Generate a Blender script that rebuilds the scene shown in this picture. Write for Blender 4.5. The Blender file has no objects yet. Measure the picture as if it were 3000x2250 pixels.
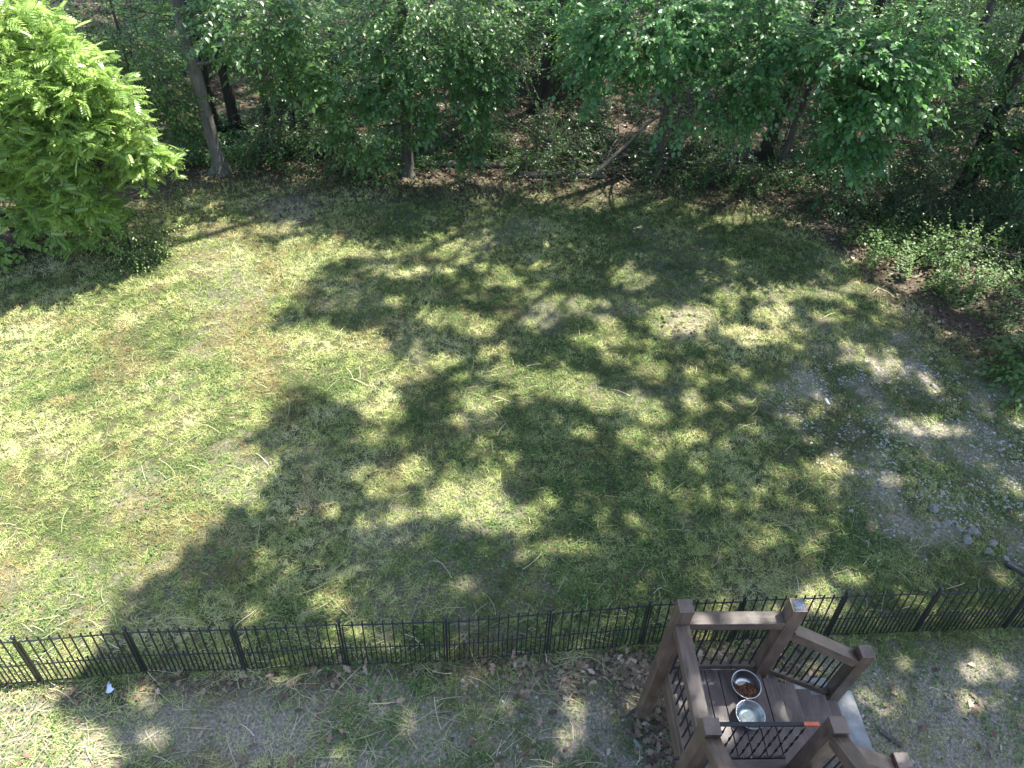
import bpy, bmesh, math
import numpy as np
from mathutils import Vector, Matrix

# ------------------------------------------------------------------ camera, sky, sun, exposure
scene = bpy.context.scene
CAM = np.array([0.0, 0.0, 8.57])
PITCH, ROLL, YAW = math.radians(43.65), math.radians(-2.86), math.radians(3.38)
cy_, sy_ = math.cos(YAW), math.sin(YAW)
right0 = np.array([cy_, -sy_, 0.0]); fwdh = np.array([sy_, cy_, 0.0]); zz = np.array([0, 0, 1.0])
fwd = fwdh * math.cos(PITCH) - zz * math.sin(PITCH)
up0 = fwdh * math.sin(PITCH) + zz * math.cos(PITCH)
cr_, sr_ = math.cos(ROLL), math.sin(ROLL)
right = right0 * cr_ - up0 * sr_
up = right0 * sr_ + up0 * cr_
cd = bpy.data.cameras.new('camera'); cam = bpy.data.objects.new('camera', cd)
scene.collection.objects.link(cam)
cd.sensor_width = 36.0; cd.lens = 36.0 * 2082 / 3000
cd.clip_start = 0.05; cd.clip_end = 800
M = Matrix(((right[0], up[0], -fwd[0], 0), (right[1], up[1], -fwd[1], 0), (right[2], up[2], -fwd[2], 8.57), (0, 0, 0, 1)))
cam.matrix_world = M
scene.camera = cam

SUN = np.array([0.38, 0.25, 1.0])            # direction to the sun
sun_el = math.atan2(1.0, math.hypot(SUN[0], SUN[1])); sun_az = math.atan2(SUN[0], SUN[1])
world = bpy.data.worlds.new("World"); scene.world = world; world.use_nodes = True
wn = world.node_tree.nodes; wl = world.node_tree.links
sky = wn.new('ShaderNodeTexSky'); sky.sky_type = 'NISHITA'; sky.sun_disc = False
sky.sun_elevation = sun_el; sky.sun_rotation = sun_az
wl.new(sky.outputs[0], wn['Background'].inputs['Color'])
wn['Background'].inputs['Strength'].default_value = 0.135
ld = bpy.data.lights.new('sun', 'SUN'); ld.energy = 5.0; ld.angle = math.radians(0.6); ld.color = (1.0, 0.95, 0.86)
lo = bpy.data.objects.new('sun', ld); scene.collection.objects.link(lo)
lo.rotation_euler = Vector(SUN).to_track_quat('Z', 'Y').to_euler(); lo.location = (8, 6, 22)
scene.view_settings.view_transform = 'Standard'; scene.view_settings.look = 'None'
scene.view_settings.gamma = 1.0; scene.view_settings.use_curve_mapping = False
scene.view_settings.exposure = 1.85
scene.render.engine = 'CYCLES'
scene.cycles.max_bounces = 7; scene.cycles.diffuse_bounces = 4; scene.cycles.transparent_max_bounces = 8

C = scene.collection
rng = np.random.default_rng(11)

# ------------------------------------------------------------------ helpers
def tag(o, label=None, cat=None, group=None, kind=None):
    if label: o['label'] = label
    if cat: o['category'] = cat
    if group: o['group'] = group
    if kind: o['kind'] = kind
    return o

def thing(name, loc, label, cat, group=None):
    o = bpy.data.objects.new(name, None); C.objects.link(o)
    o.location = loc; o.empty_display_size = 0.2
    return tag(o, label, cat, group)

def adopt(o, parent):
    """keep the world placement o has now (matrix_basis) while parenting it under an Empty/mesh at parent's world location"""
    if parent is not None:
        w = o.matrix_basis.copy(); o.parent = parent
        o.matrix_basis = world_of(parent).inverted() @ w
    return o

def world_of(o):
    m = o.matrix_basis.copy()
    return world_of(o.parent) @ m if o.parent else m

def mesh_obj(name, verts, faces, mat, parent=None, tint=None, smooth=False, origin=None):
    verts = np.asarray(verts, np.float32).reshape(-1, 3); 
    faces = np.asarray(faces, np.int32)
    if origin is not None: verts = verts - np.asarray(origin, np.float32)
    me = bpy.data.meshes.new(name)
    nf, k = faces.shape
    me.vertices.add(len(verts)); me.vertices.foreach_set('co', verts.ravel())
    me.loops.add(nf * k); me.loops.foreach_set('vertex_index', faces.ravel())
    me.polygons.add(nf); me.polygons.foreach_set('loop_start', np.arange(0, nf * k, k, dtype=np.int32))
    if smooth: me.polygons.foreach_set('use_smooth', np.ones(nf, bool))
    me.update(calc_edges=True)
    if tint is not None:
        a = me.attributes.new('tint', 'FLOAT_COLOR', 'POINT')
        t = np.ones((len(verts), 4), np.float32); tt = np.asarray(tint, np.float32)
        t[:, :tt.shape[1]] = tt
        a.data.foreach_set('color', t.ravel())
    if mat: me.materials.append(mat)
    o = bpy.data.objects.new(name, me); C.objects.link(o)
    if origin is not None: o.matrix_basis = Matrix.Translation(Vector([float(v) for v in origin]))
    adopt(o, parent)
    return o

class Acc:
    """collects triangle batches into one mesh"""
    def __init__(s): s.v = []; s.f = []; s.t = []; s.n = 0
    def add(s, v, f, t=None):
        v = np.asarray(v, np.float32).reshape(-1, 3); f = np.asarray(f, np.int32).reshape(-1, 3)
        s.v.append(v); s.f.append(f + s.n); s.n += len(v)
        s.t.append(np.zeros((len(v), 3), np.float32) if t is None else np.asarray(t, np.float32))
    def build(s, name, mat, parent=None, origin=None, smooth=False):
        if not s.v: return None
        return mesh_obj(name, np.concatenate(s.v), np.concatenate(s.f), mat, parent, np.concatenate(s.t), smooth, origin)

def quads_to_tris(q):
    q = np.asarray(q, np.int32)
    return np.concatenate([q[:, [0, 1, 2]], q[:, [0, 2, 3]]])

def tube_arrays(path, radii, sides=7, cap=True):
    path = np.asarray(path, float); radii = np.asarray(radii, float); n = len(path)
    t = np.gradient(path, axis=0); t /= np.linalg.norm(t, axis=1)[:, None] + 1e-9
    ref = np.array([0, 0, 1.0]) if abs(t[0][2]) < 0.9 else np.array([1.0, 0, 0])
    u = np.cross(t, ref); u /= np.linalg.norm(u, axis=1)[:, None] + 1e-9
    w = np.cross(t, u)
    a = np.linspace(0, 2 * np.pi, sides, endpoint=False)
    ring = (u[:, None, :] * np.cos(a)[None, :, None] + w[:, None, :] * np.sin(a)[None, :, None]) * radii[:, None, None]
    v = (path[:, None, :] + ring).reshape(-1, 3)
    q = []
    for i in range(n - 1):
        for j in range(sides):
            q.append((i * sides + j, i * sides + (j + 1) % sides, (i + 1) * sides + (j + 1) % sides, (i + 1) * sides + j))
    f = quads_to_tris(q)
    if cap:
        v = np.concatenate([v, path[[0]], path[[-1]]]); b = n * sides
        e = [(b, (j + 1) % sides, j) for j in range(sides)] + [(b + 1, (n - 1) * sides + j, (n - 1) * sides + (j + 1) % sides) for j in range(sides)]
        f = np.concatenate([f, np.array(e, np.int32)])
    return v, f

def wob_path(a, b, n=7, amp=0.08, sag=0.0, r=None):
    r = r or rng
    a = np.asarray(a, float); b = np.asarray(b, float)
    s = np.linspace(0, 1, n)[:, None]
    p = a + (b - a) * s
    w = np.cumsum(r.normal(0, 1, (n, 3)), axis=0); w -= w[0]; w -= w[-1] * s
    p += w * amp * np.linalg.norm(b - a) / n
    p[:, 2] -= sag * np.linalg.norm(b - a) * (s[:, 0] * (1 - s[:, 0])) * 4
    return p

# lattice value noise (ground cover and shade variation)
_perm = np.random.default_rng(5).random((256, 256))
def vnoise(x, y):
    xi = np.floor(x).astype(int); yi = np.floor(y).astype(int); fx = x - xi; fy = y - yi
    fx = fx * fx * (3 - 2 * fx); fy = fy * fy * (3 - 2 * fy)
    g = lambda a, b: _perm[a % 256, b % 256]
    return (g(xi, yi) * (1 - fx) + g(xi + 1, yi) * fx) * (1 - fy) + (g(xi, yi + 1) * (1 - fx) + g(xi + 1, yi + 1) * fx) * fy
def fbm(x, y, o=4):
    s = 0; a = 0.5; t = 0
    for i in range(o):
        s = s + a * vnoise(x * 2 ** i + 17.3 * i, y * 2 ** i + 9.1 * i); t += a; a *= 0.5
    return s / t

def inside(poly, x, y):
    poly = np.asarray(poly, float); r = np.zeros(np.shape(x), bool)
    n = len(poly); j = n - 1
    for i in range(n):
        xi, yi = poly[i]; xj, yj = poly[j]
        c = ((yi > y) != (yj > y)) & (x < (xj - xi) * (y - yi) / (yj - yi + 1e-12) + xi)
        r ^= c; j = i
    return r

def hz(x, y):
    x = np.asarray(x, float); y = np.asarray(y, float)
    return 0.07 * (fbm(x * 0.35, y * 0.35, 3) - 0.5) * np.clip((y - 4.6) / 2, 0, 1) + 0.035 * np.clip(y - 17, 0, 60) + 0.02 * np.clip(x - 6, 0, 30)

# ------------------------------------------------------------------ materials
def nmat(name):
    m = bpy.data.materials.new(name); m.use_nodes = True
    nt = m.node_tree; b = nt.nodes['Principled BSDF']
    return m, nt, b, nt.nodes['Material Output']
def N(nt, t, **kw):
    n = nt.nodes.new(t)
    for k, v in kw.items():
        if k in n.inputs: n.inputs[k].default_value = v
        else: setattr(n, k, v)
    return n
def ramp(nt, fac, stops, interp='LINEAR'):
    r = nt.nodes.new('ShaderNodeValToRGB'); r.color_ramp.interpolation = interp
    while len(r.color_ramp.elements) < len(stops): r.color_ramp.elements.new(0.5)
    for e, (p, c) in zip(r.color_ramp.elements, stops): e.position = p; e.color = (*c, 1)
    nt.links.new(fac, r.inputs['Fac']); return r
def mix(nt, fac, a, b, mode='MIX'):
    m = nt.nodes.new('ShaderNodeMix'); m.data_type = 'RGBA'; m.blend_type = mode
    for s, v in ((m.inputs['Factor'], fac), (m.inputs[6], a), (m.inputs[7], b)):
        if hasattr(v, 'links') or isinstance(v, bpy.types.NodeSocket): nt.links.new(v, s)
        elif isinstance(v, (int, float)): s.default_value = v
        else: s.default_value = (*v, 1)
    return m.outputs[2]
def objco(nt): return nt.nodes.new('ShaderNodeTexCoord').outputs['Object']
def mapped(nt, co, scale):
    m = N(nt, 'ShaderNodeMapping'); m.inputs['Scale'].default_value = scale
    nt.links.new(co, m.inputs['Vector']); return m.outputs[0]
def noise(nt, co, scale, detail=4, rough=0.55, dist=0.0):
    n = N(nt, 'ShaderNodeTexNoise'); n.inputs['Scale'].default_value = scale; n.inputs['Detail'].default_value = detail
    n.inputs['Roughness'].default_value = rough; n.inputs['Distortion'].default_value = dist
    if co is not None: nt.links.new(co, n.inputs['Vector'])
    return n.outputs['Fac']
def bump(nt, h, bsdf, strength=0.4, dist=0.01):
    b = N(nt, 'ShaderNodeBump'); b.inputs['Strength'].default_value = strength; b.inputs['Distance'].default_value = dist
    nt.links.new(h, b.inputs['Height']); nt.links.new(b.outputs[0], bsdf.inputs['Normal'])

def leaf_mat(name, dark, light, young, trans, tfac=0.38, rough=0.42, spec=0.5):
    m, nt, b, out = nmat(name)
    at = N(nt, 'ShaderNodeAttribute'); at.attribute_name = 'tint'
    sp = N(nt, 'ShaderNodeSeparateColor'); nt.links.new(at.outputs['Color'], sp.inputs[0])
    oi = N(nt, 'ShaderNodeObjectInfo')
    ad = N(nt, 'ShaderNodeMath', operation='ADD'); nt.links.new(sp.outputs[0], ad.inputs[0])
    mu = N(nt, 'ShaderNodeMath', operation='MULTIPLY_ADD'); nt.links.new(oi.outputs['Random'], mu.inputs[0]); mu.inputs[1].default_value = 0.3; mu.inputs[2].default_value = -0.15
    nt.links.new(mu.outputs[0], ad.inputs[1])
    r = ramp(nt, ad.outputs[0], [(0.0, dark), (0.6, light), (1.0, young)])
    col = r.outputs[0]
    nt.links.new(col, b.inputs['Base Color']); b.inputs['Roughness'].default_value = rough
    b.inputs['Specular IOR Level'].default_value = spec
    tr = N(nt, 'ShaderNodeBsdfTranslucent')
    tc = mix(nt, 0.55, col, trans); nt.links.new(tc, tr.inputs['Color'])
    ms = N(nt, 'ShaderNodeMixShader'); ms.inputs[0].default_value = tfac
    nt.links.new(b.outputs[0], ms.inputs[1]); nt.links.new(tr.outputs[0], ms.inputs[2])
    nt.links.new(ms.outputs[0], out.inputs['Surface'])
    return m

def bark_mat(name, c1, c2, scale=1.0):
    m, nt, b, out = nmat(name)
    g = N(nt, 'ShaderNodeNewGeometry').outputs['Position']
    v = mapped(nt, g, (14 * scale, 14 * scale, 2.5 * scale))
    f = noise(nt, v, 1.0, 6, 0.65, 0.6)
    big = noise(nt, mapped(nt, g, (3, 3, 1.5)), 1.0, 3)
    r = ramp(nt, f, [(0.3, c1), (0.62, c2), (0.8, tuple(min(1, x * 1.35) for x in c2))])
    col = mix(nt, big, r.outputs[0], tuple(x * 0.7 for x in c1))
    nt.links.new(col, b.inputs['Base Color']); b.inputs['Roughness'].default_value = 0.9
    bump(nt, f, b, 1.0, 0.06)
    return m

def wood_mat(name, c1, c2, c3, rough=0.55):
    m, nt, b, out = nmat(name)
    tc = nt.nodes.new('ShaderNodeTexCoord'); co = tc.outputs['Object']
    oi = N(nt, 'ShaderNodeObjectInfo')
    off = N(nt, 'ShaderNodeVectorMath', operation='SCALE'); cmb = N(nt, 'ShaderNodeCombineXYZ')
    for i in range(3): nt.links.new(oi.outputs['Random'], cmb.inputs[i])
    nt.links.new(cmb.outputs[0], off.inputs[0]); off.inputs['Scale'].default_value = 37.0
    add = N(nt, 'ShaderNodeVectorMath', operation='ADD'); nt.links.new(co, add.inputs[0]); nt.links.new(off.outputs[0], add.inputs[1])
    co2 = add.outputs[0]
    grain = noise(nt, mapped(nt, co2, (2.2, 45, 45)), 1.0, 6, 0.62, 1.2)
    fine = noise(nt, mapped(nt, co2, (8, 160, 160)), 1.0, 3, 0.6)
    blot = noise(nt, mapped(nt, co2, (3.5, 7, 7)), 1.0, 5, 0.6)
    r = ramp(nt, grain, [(0.25, c1), (0.55, c2), (0.8, c3)])
    wear = ramp(nt, blot, [(0.36, (0.62, 0.62, 0.62)), (0.7, (1.35, 1.30, 1.27))])
    col = mix(nt, 1.0, r.outputs[0], wear.outputs[0], 'MULTIPLY')
    crk = noise(nt, mapped(nt, co2, (1.1, 22, 22)), 1.0, 2, 0.5, 0.6)
    cs = N(nt, 'ShaderNodeMath', operation='SUBTRACT'); nt.links.new(crk, cs.inputs[0]); cs.inputs[1].default_value = 0.47
    ca = N(nt, 'ShaderNodeMath', operation='ABSOLUTE'); nt.links.new(cs.outputs[0], ca.inputs[0])
    cr_ = ramp(nt, ca.outputs[0], [(0.0, (0.35, 0.33, 0.32)), (0.007, (1, 1, 1))]); col = mix(nt, 0.8, col, cr_.outputs[0], 'MULTIPLY')
    # end grain rings
    sx = N(nt, 'ShaderNodeSeparateXYZ'); nt.links.new(tc.outputs['Normal'], sx.inputs[0])
    ab = N(nt, 'ShaderNodeMath', operation='ABSOLUTE'); nt.links.new(sx.outputs[0], ab.inputs[0])
    gt = N(nt, 'ShaderNodeMath', operation='GREATER_THAN'); nt.links.new(ab.outputs[0], gt.inputs[0]); gt.inputs[1].default_value = 0.9
    wv = N(nt, 'ShaderNodeTexWave'); wv.wave_type = 'RINGS'; wv.rings_direction = 'X'
    wv.inputs['Scale'].default_value = 38; wv.inputs['Distortion'].default_value = 2.5; wv.inputs['Detail'].default_value = 2
    of2 = N(nt, 'ShaderNodeVectorMath', operation='ADD'); of2.inputs[1].default_value = (0, 0.012, 0.02)
    nt.links.new(co, of2.inputs[0]); nt.links.new(of2.outputs[0], wv.inputs['Vector'])
    er = ramp(nt, wv.outputs['Fac'], [(0.0, tuple(x * 0.75 for x in c2)), (1.0, c3)])
    ecol = mix(nt, 1.0, er.outputs[0], wear.outputs[0], 'MULTIPLY')
    fin = mix(nt, gt.outputs[0], col, ecol)
    nt.links.new(fin, b.inputs['Base Color']); b.inputs['Roughness'].default_value = rough
    b.inputs['Specular IOR Level'].default_value = 0.55
    ad = N(nt, 'ShaderNodeMath', operation='ADD'); nt.links.new(grain, ad.inputs[0]); nt.links.new(fine, ad.inputs[1])
    bump(nt, ad.outputs[0], b, 0.22, 0.003)
    return m

def plain(name, col, rough=0.5, metal=0.0, var=0.25, scale=12, bumpy=0.0, spec=0.5):
    m, nt, b, out = nmat(name)
    co = objco(nt); f = noise(nt, co, scale, 5, 0.6)
    r = ramp(nt, f, [(0.3, tuple(x * (1 - var) for x in col)), (0.7, tuple(min(1, x * (1 + var)) for x in col))])
    nt.links.new(r.outputs[0], b.inputs['Base Color']); b.inputs['Roughness'].default_value = rough
    b.inputs['Metallic'].default_value = metal; b.inputs['Specular IOR Level'].default_value = spec
    if bumpy: bump(nt, f, b, bumpy, 0.01)
    return m

def tint_mat(name, stops, rough=0.8, trans=None, tfac=0.25, spec=0.3, posvar=None, brown=None):
    """colour from the per-piece 'tint' attribute (r)"""
    m, nt, b, out = nmat(name)
    at = N(nt, 'ShaderNodeAttribute'); at.attribute_name = 'tint'
    sp = N(nt, 'ShaderNodeSeparateColor'); nt.links.new(at.outputs['Color'], sp.inputs[0])
    oi = N(nt, 'ShaderNodeObjectInfo')
    fac = sp.outputs[0]
    if posvar:
        mu = N(nt, 'ShaderNodeMath', operation='MULTIPLY_ADD'); nt.links.new(oi.outputs['Random'], mu.inputs[0]); mu.inputs[1].default_value = posvar; mu.inputs[2].default_value = -posvar / 2
        ad = N(nt, 'ShaderNodeMath', operation='ADD'); nt.links.new(fac, ad.inputs[0]); nt.links.new(mu.outputs[0], ad.inputs[1]); fac = ad.outputs[0]
    r = ramp(nt, fac, stops); rc = r.outputs[0]
    if brown: rc = mix(nt, sp.outputs[1], rc, brown)
    nt.links.new(rc, b.inputs['Base Color']); b.inputs['Roughness'].default_value = rough
    b.inputs['Specular IOR Level'].default_value = spec
    if trans:
        tr = N(nt, 'ShaderNodeBsdfTranslucent'); tc = mix(nt, 0.4, rc, trans); nt.links.new(tc, tr.inputs['Color'])
        ms = N(nt, 'ShaderNodeMixShader'); ms.inputs[0].default_value = tfac
        nt.links.new(b.outputs[0], ms.inputs[1]); nt.links.new(tr.outputs[0], ms.inputs[2]); nt.links.new(ms.outputs[0], out.inputs['Surface'])
    return m

MAT = {}
MAT['wood'] = wood_mat('stained_wood', (0.075, 0.050, 0.035), (0.125, 0.086, 0.063), (0.185, 0.132, 0.104), 0.38)
MAT['board'] = wood_mat('stained_boards', (0.072, 0.051, 0.043), (0.115, 0.084, 0.072), (0.165, 0.125, 0.11), 0.45)
MAT['iron'] = plain('black_iron', (0.012, 0.013, 0.016), 0.42, 0.0, 0.35, 30, 0.1)
MAT['gate'] = plain('blue_black_paint', (0.016, 0.018, 0.028), 0.3, 0.0, 0.3, 20, 0.05, 0.6)
MAT['orange'] = plain('orange_primer', (0.62, 0.13, 0.06), 0.6, 0.0, 0.2, 40)
MAT['fence'] = plain('black_powder_coat', (0.013, 0.014, 0.017), 0.38, 0.0, 0.4, 25, 0.08, 0.6)
MAT['steel'] = plain('brushed_steel', (0.47, 0.465, 0.44), 0.30, 1.0, 0.12, 60, 0.03)
MAT['concrete'] = plain('concrete', (0.25, 0.25, 0.24), 0.92, 0, 0.3, 7, 0.4)
MAT['stone'] = plain('pale_limestone', (0.35, 0.335, 0.30), 0.92, 0, 0.55, 9, 0.6)
MAT['rock'] = plain('grey_rock', (0.20, 0.19, 0.17), 0.95, 0, 0.5, 7, 0.9)
MAT['bark_pale'] = bark_mat('pale_bark', (0.085, 0.075, 0.062), (0.27, 0.245, 0.205))
MAT['bark_dark'] = bark_mat('dark_bark', (0.022, 0.018, 0.014), (0.075, 0.06, 0.046))
MAT['bark_grey'] = bark_mat('grey_bark', (0.05, 0.042, 0.034), (0.15, 0.13, 0.105))
MAT['deadwood'] = bark_mat('dead_wood', (0.09, 0.075, 0.06), (0.27, 0.235, 0.19), 2.0)
MAT['leaf_bright'] = leaf_mat('bright_leaf', (0.11, 0.19, 0.05), (0.27, 0.39, 0.10), (0.43, 0.53, 0.18), (0.60, 0.85, 0.20), 0.44, 0.33)
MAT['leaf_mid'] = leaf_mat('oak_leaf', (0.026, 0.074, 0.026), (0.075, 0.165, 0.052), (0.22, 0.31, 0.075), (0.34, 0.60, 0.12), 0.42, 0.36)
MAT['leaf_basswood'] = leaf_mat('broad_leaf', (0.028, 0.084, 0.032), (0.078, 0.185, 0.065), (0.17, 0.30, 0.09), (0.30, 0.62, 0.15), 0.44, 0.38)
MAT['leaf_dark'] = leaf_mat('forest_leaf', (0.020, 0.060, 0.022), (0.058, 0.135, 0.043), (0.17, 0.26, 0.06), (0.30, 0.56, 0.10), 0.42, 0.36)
MAT['leaf_canopy'] = leaf_mat('canopy_leaf', (0.04, 0.08, 0.024), (0.065, 0.12, 0.036), (0.10, 0.15, 0.04), (0.24, 0.38, 0.07), 0.28, 0.5)
MAT['leaf_herb'] = leaf_mat('herb_leaf', (0.045, 0.10, 0.022), (0.09, 0.17, 0.04), (0.15, 0.24, 0.06), (0.3, 0.5, 0.08), 0.35, 0.5)

# ------------------------------------------------------------------ where the sunlight reaches the ground (gaps between the crowns overhead)
LIT = [(-1.4,14.23,0.45,0.24),(-2.35,14.0,0.21,0.19),(-1.34,13.71,0.25,0.25),(-0.66,12.99,0.4,0.23),(0.45,13.39,0.27,0.17),(0.29,12.45,0.41,0.24),(-1.38,12.4,0.19,0.17),(-0.8,12.42,0.21,0.13),(1.22,12.64,0.27,0.16),(2.05,12.79,0.18,0.11),(2.42,12.73,0.2,0.09),(2.88,12.47,0.24,0.29),(3.16,12.12,0.54,0.23),(0.58,12.01,0.31,0.21),(0.1,11.95,0.19,0.16),(0.98,11.59,0.15,0.14),(1.8,11.3,0.6,0.23),(-1.73,11.32,0.24,0.17),(-0.64,10.77,0.67,0.28),(-0.1,10.45,0.39,0.23),(0.93,10.61,0.2,0.17),(3.61,10.76,0.37,0.4),(2.33,10.64,0.18,0.23),(2.14,10.17,0.7,0.16),(0.14,9.79,0.3,0.15),(-2.3,10.01,0.42,0.26),(-0.73,9.53,0.29,0.22),(0.38,9.25,0.22,0.16),(1.2,9.11,0.82,0.29),(1.44,8.76,0.97,0.21),(2.36,8.54,0.68,0.22),(-0.02,8.51,0.39,0.22),(3.02,9.37,0.34,0.21),(-0.43,8.08,0.14,0.17),(2.96,8.19,0.32,0.18),(-2.53,15.29,0.33,0.2),(-1.9,15.16,0.14,0.09),(-1.6,16.0,0.26,0.09),(-0.76,15.74,0.22,0.18),(0.14,15.4,0.33,0.13),(0.38,16.33,0.23,0.19),(1.3,15.51,0.37,0.18),(-0.59,15.08,0.22,0.17),(1.34,14.8,0.22,0.17),(0.31,14.65,0.18,0.08),(1.44,14.25,0.15,0.08),(2.91,15.51,0.41,0.25),(2.35,15.11,0.22,0.15),(2.33,16.1,0.23,0.12),(3.14,16.14,0.21,0.14),(4.33,15.41,0.16,0.16),(2.67,15.0,0.18,0.11),(3.49,14.32,0.33,0.24),(3.9,14.42,0.24,0.12),(4.41,13.9,0.18,0.12),(-6.52,14.11,0.45,0.31),(-5.89,14.27,0.37,0.24),(-6.31,13.61,0.2,0.13),(-7.31,13.45,0.19,0.13),(-4.57,14.87,0.21,0.21),(-5.08,15.56,0.11,0.09),(-4.64,15.73,0.15,0.09),(-3.63,15.12,0.21,0.17),(-6.99,15.3,0.18,0.15),(-5.45,13.46,0.29,0.15),(-4.92,13.75,0.18,0.13),(5.03,15.09,0.25,0.13),(6.2,15.26,0.15,0.13),(6.51,14.84,0.28,0.19),(6.96,14.59,0.34,0.27),(6.63,14.11,0.19,0.1),(4.63,13.84,0.15,0.1),(6.26,13.2,0.21,0.07),(7.19,12.64,0.34,0.21),(7.68,12.88,0.34,0.16),(7.28,12.23,0.23,0.08),(4.7,12.4,0.23,0.09),(5.16,12.13,0.54,0.22),(6.37,11.79,1.08,0.32),(7.89,11.92,0.36,0.25),(4.87,11.59,0.38,0.16),(5.8,11.05,0.38,0.3),(4.25,10.97,0.34,0.3),(6.82,10.92,0.35,0.13),(5.17,10.36,0.63,0.28),(4.04,10.53,0.24,0.2),(5.88,10.02,0.11,0.08),(6.92,9.72,0.14,0.09),(4.75,9.36,0.15,0.09),(4.35,9.18,0.19,0.1),(7.65,9.92,0.13,0.09),(3.77,9.22,0.23,0.12),(8.06,8.92,0.15,0.1),(3.68,8.56,0.22,0.34),(4.66,8.57,0.15,0.14),(4.15,8.48,0.11,0.09),(6.47,8.59,0.13,0.08),(7.56,8.12,0.22,0.11),(10.03,12.96,0.61,0.44),(9.23,12.8,0.21,0.31),(8.5,13.03,0.18,0.26),(9.73,12.08,0.44,0.34),(10.45,12.05,0.41,0.34),(10.31,10.55,0.26,0.14),(12.41,14.11,0.17,0.31),(10.75,11.82,0.41,0.13),(-1.59,8.0,0.19,0.14),(-1.67,7.6,0.18,0.12),(1.64,7.8,0.21,0.08),(2.48,7.77,0.28,0.13),(0.49,7.17,0.12,0.08),(0.17,6.92,0.14,0.15),(-0.99,7.01,0.21,0.18),(-1.56,6.62,0.21,0.1),(-0.24,6.57,0.57,0.24),(0.36,6.31,0.38,0.17),(-0.46,6.29,0.54,0.15),(0.93,6.37,0.23,0.17),(-1.13,6.18,0.31,0.12),(0.3,5.99,0.47,0.14),(-1.62,5.98,0.14,0.11),(0.98,5.65,0.43,0.11),(1.6,5.6,0.16,0.09),(0.62,5.45,0.1,0.06),(-0.16,5.07,0.12,0.08),(1.23,5.08,0.09,0.07),(2.3,5.96,0.11,0.06),(-1.57,4.35,0.23,0.09),(3.47,7.81,0.19,0.13),(3.42,7.09,0.15,0.09),(3.97,7.97,0.16,0.08),(4.27,7.92,0.13,0.05),(5.18,7.26,0.17,0.12),(5.57,7.16,0.26,0.19),(5.46,7.72,0.12,0.07),(7.45,7.95,0.35,0.28),(7.98,7.85,0.24,0.08),(7.14,8.12,0.11,0.09),(5.85,6.15,0.07,0.07),(5.81,5.88,0.08,0.06),(4.23,5.75,0.2,0.09),(3.95,5.65,0.11,0.05),(3.96,5.37,0.07,0.04),(5.11,5.12,0.24,0.12),(4.65,4.93,0.21,0.09),(4.56,4.68,0.27,0.15),(3.18,4.73,0.21,0.06),(5.78,4.86,0.19,0.09),(5.42,4.5,0.25,0.09),(5.99,4.57,0.16,0.08),(1.07,3.77,0.09,0.07),(0.6,2.9,0.13,0.06),(-1.28,4.23,0.26,0.11),(5.31,3.88,0.12,0.07),(6.2,3.89,0.15,0.04),(6.07,3.64,0.08,0.03),(6.7,3.73,0.12,0.12),(-3.91,3.52,0.21,0.11),(-3.65,3.1,0.17,0.08),(-3.35,3.62,0.13,0.05),(-2.17,4.88,0.27,0.12),(-2.84,4.68,0.18,0.09),(3.43,5.58,0.12,0.06),(4.0,4.58,0.19,0.09)]
POLY = [(-11.72,11.08),(-9.27,11.28),(-8.93,11.67),(-8.3,12.08),(-7.18,12.52),(-6.92,12.87),(-5.96,13.16),(-4.73,12.94),(-4.08,13.59),(-2.91,13.82),(-2.14,13.29),(-2.57,12.74),(-3.35,12.21),(-3.67,11.41),(-3.88,10.54),(-3.09,10.7),(-2.17,10.3),(-1.79,9.91),(-1.24,9.42),(-1.07,8.71),(-1.46,8.27),(-1.86,8.37),(-2.19,8.59),(-2.65,8.53),(-3.17,8.55),(-3.34,8.14),(-3.6,7.69),(-3.39,7.3),(-3.1,7.03),(-3.27,6.54),(-3.48,6.22),(-3.44,5.89),(-3.81,5.75),(-3.8,5.37),(-4.23,5.17),(-4.59,4.92),(-4.7,4.66),(-4.59,4.2),(-4.57,3.74),(-4.61,3.31),(-4.0,2.91),(-3.97,2.2),(-6.29,2.24)]
LIT += [(9.5,12.4,.8,.4),(8.9,12.1,.5,.3),(10.6,12.3,.5,.4),(1.1,2.35,.005,.1),(1.12,2.72,.005,.05),(1.35,2.78,.1,.03),(1.75,2.78,.1,.03),(2.05,2.55,.08,.08),(2.3,2.78,.03,.1),(2.5,2.3,.05,.12),(2.75,2.6,.1,.06),(2.6,2.95,.1,.03),(2.95,2.85,.1,.03),(4.2,3.1,.06,.12),(2.0,2.1,.1,.1)]
LITA = np.array(LIT)
LAWN_LEFT = [(-30, 15.2), (-12, 15.0), (-8.9, 14.4), (-7.6, 13.5), (-7.0, 12.9), (-7.2, 12.4), (-9, 11.2), (-11, 10.6), (-30, 10)]
EDGE = np.array([(-30, 14), (-12, 13.2), (-9.87, 12.9), (-8.79, 13.5), (-7.99, 14.84), (-7.12, 15.74), (-6.38, 16.24), (-4.59, 16.2), (-3.24, 16.26), (-1.64, 16.0), (0.64, 15.95), (2.96, 16.1), (4.5, 16.1), (6.38, 15.7), (7.55, 15.2), (7.75, 14.18), (8.14, 13.06), (8.35, 12.03), (8.92, 11.1), (9.45, 10.24), (10.04, 9.3), (10.9, 8.0), (12, 5.5), (13, 2), (13, -8), (-30, -8)])
def lawn_in(x, y): return inside(EDGE, x, y)

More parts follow.
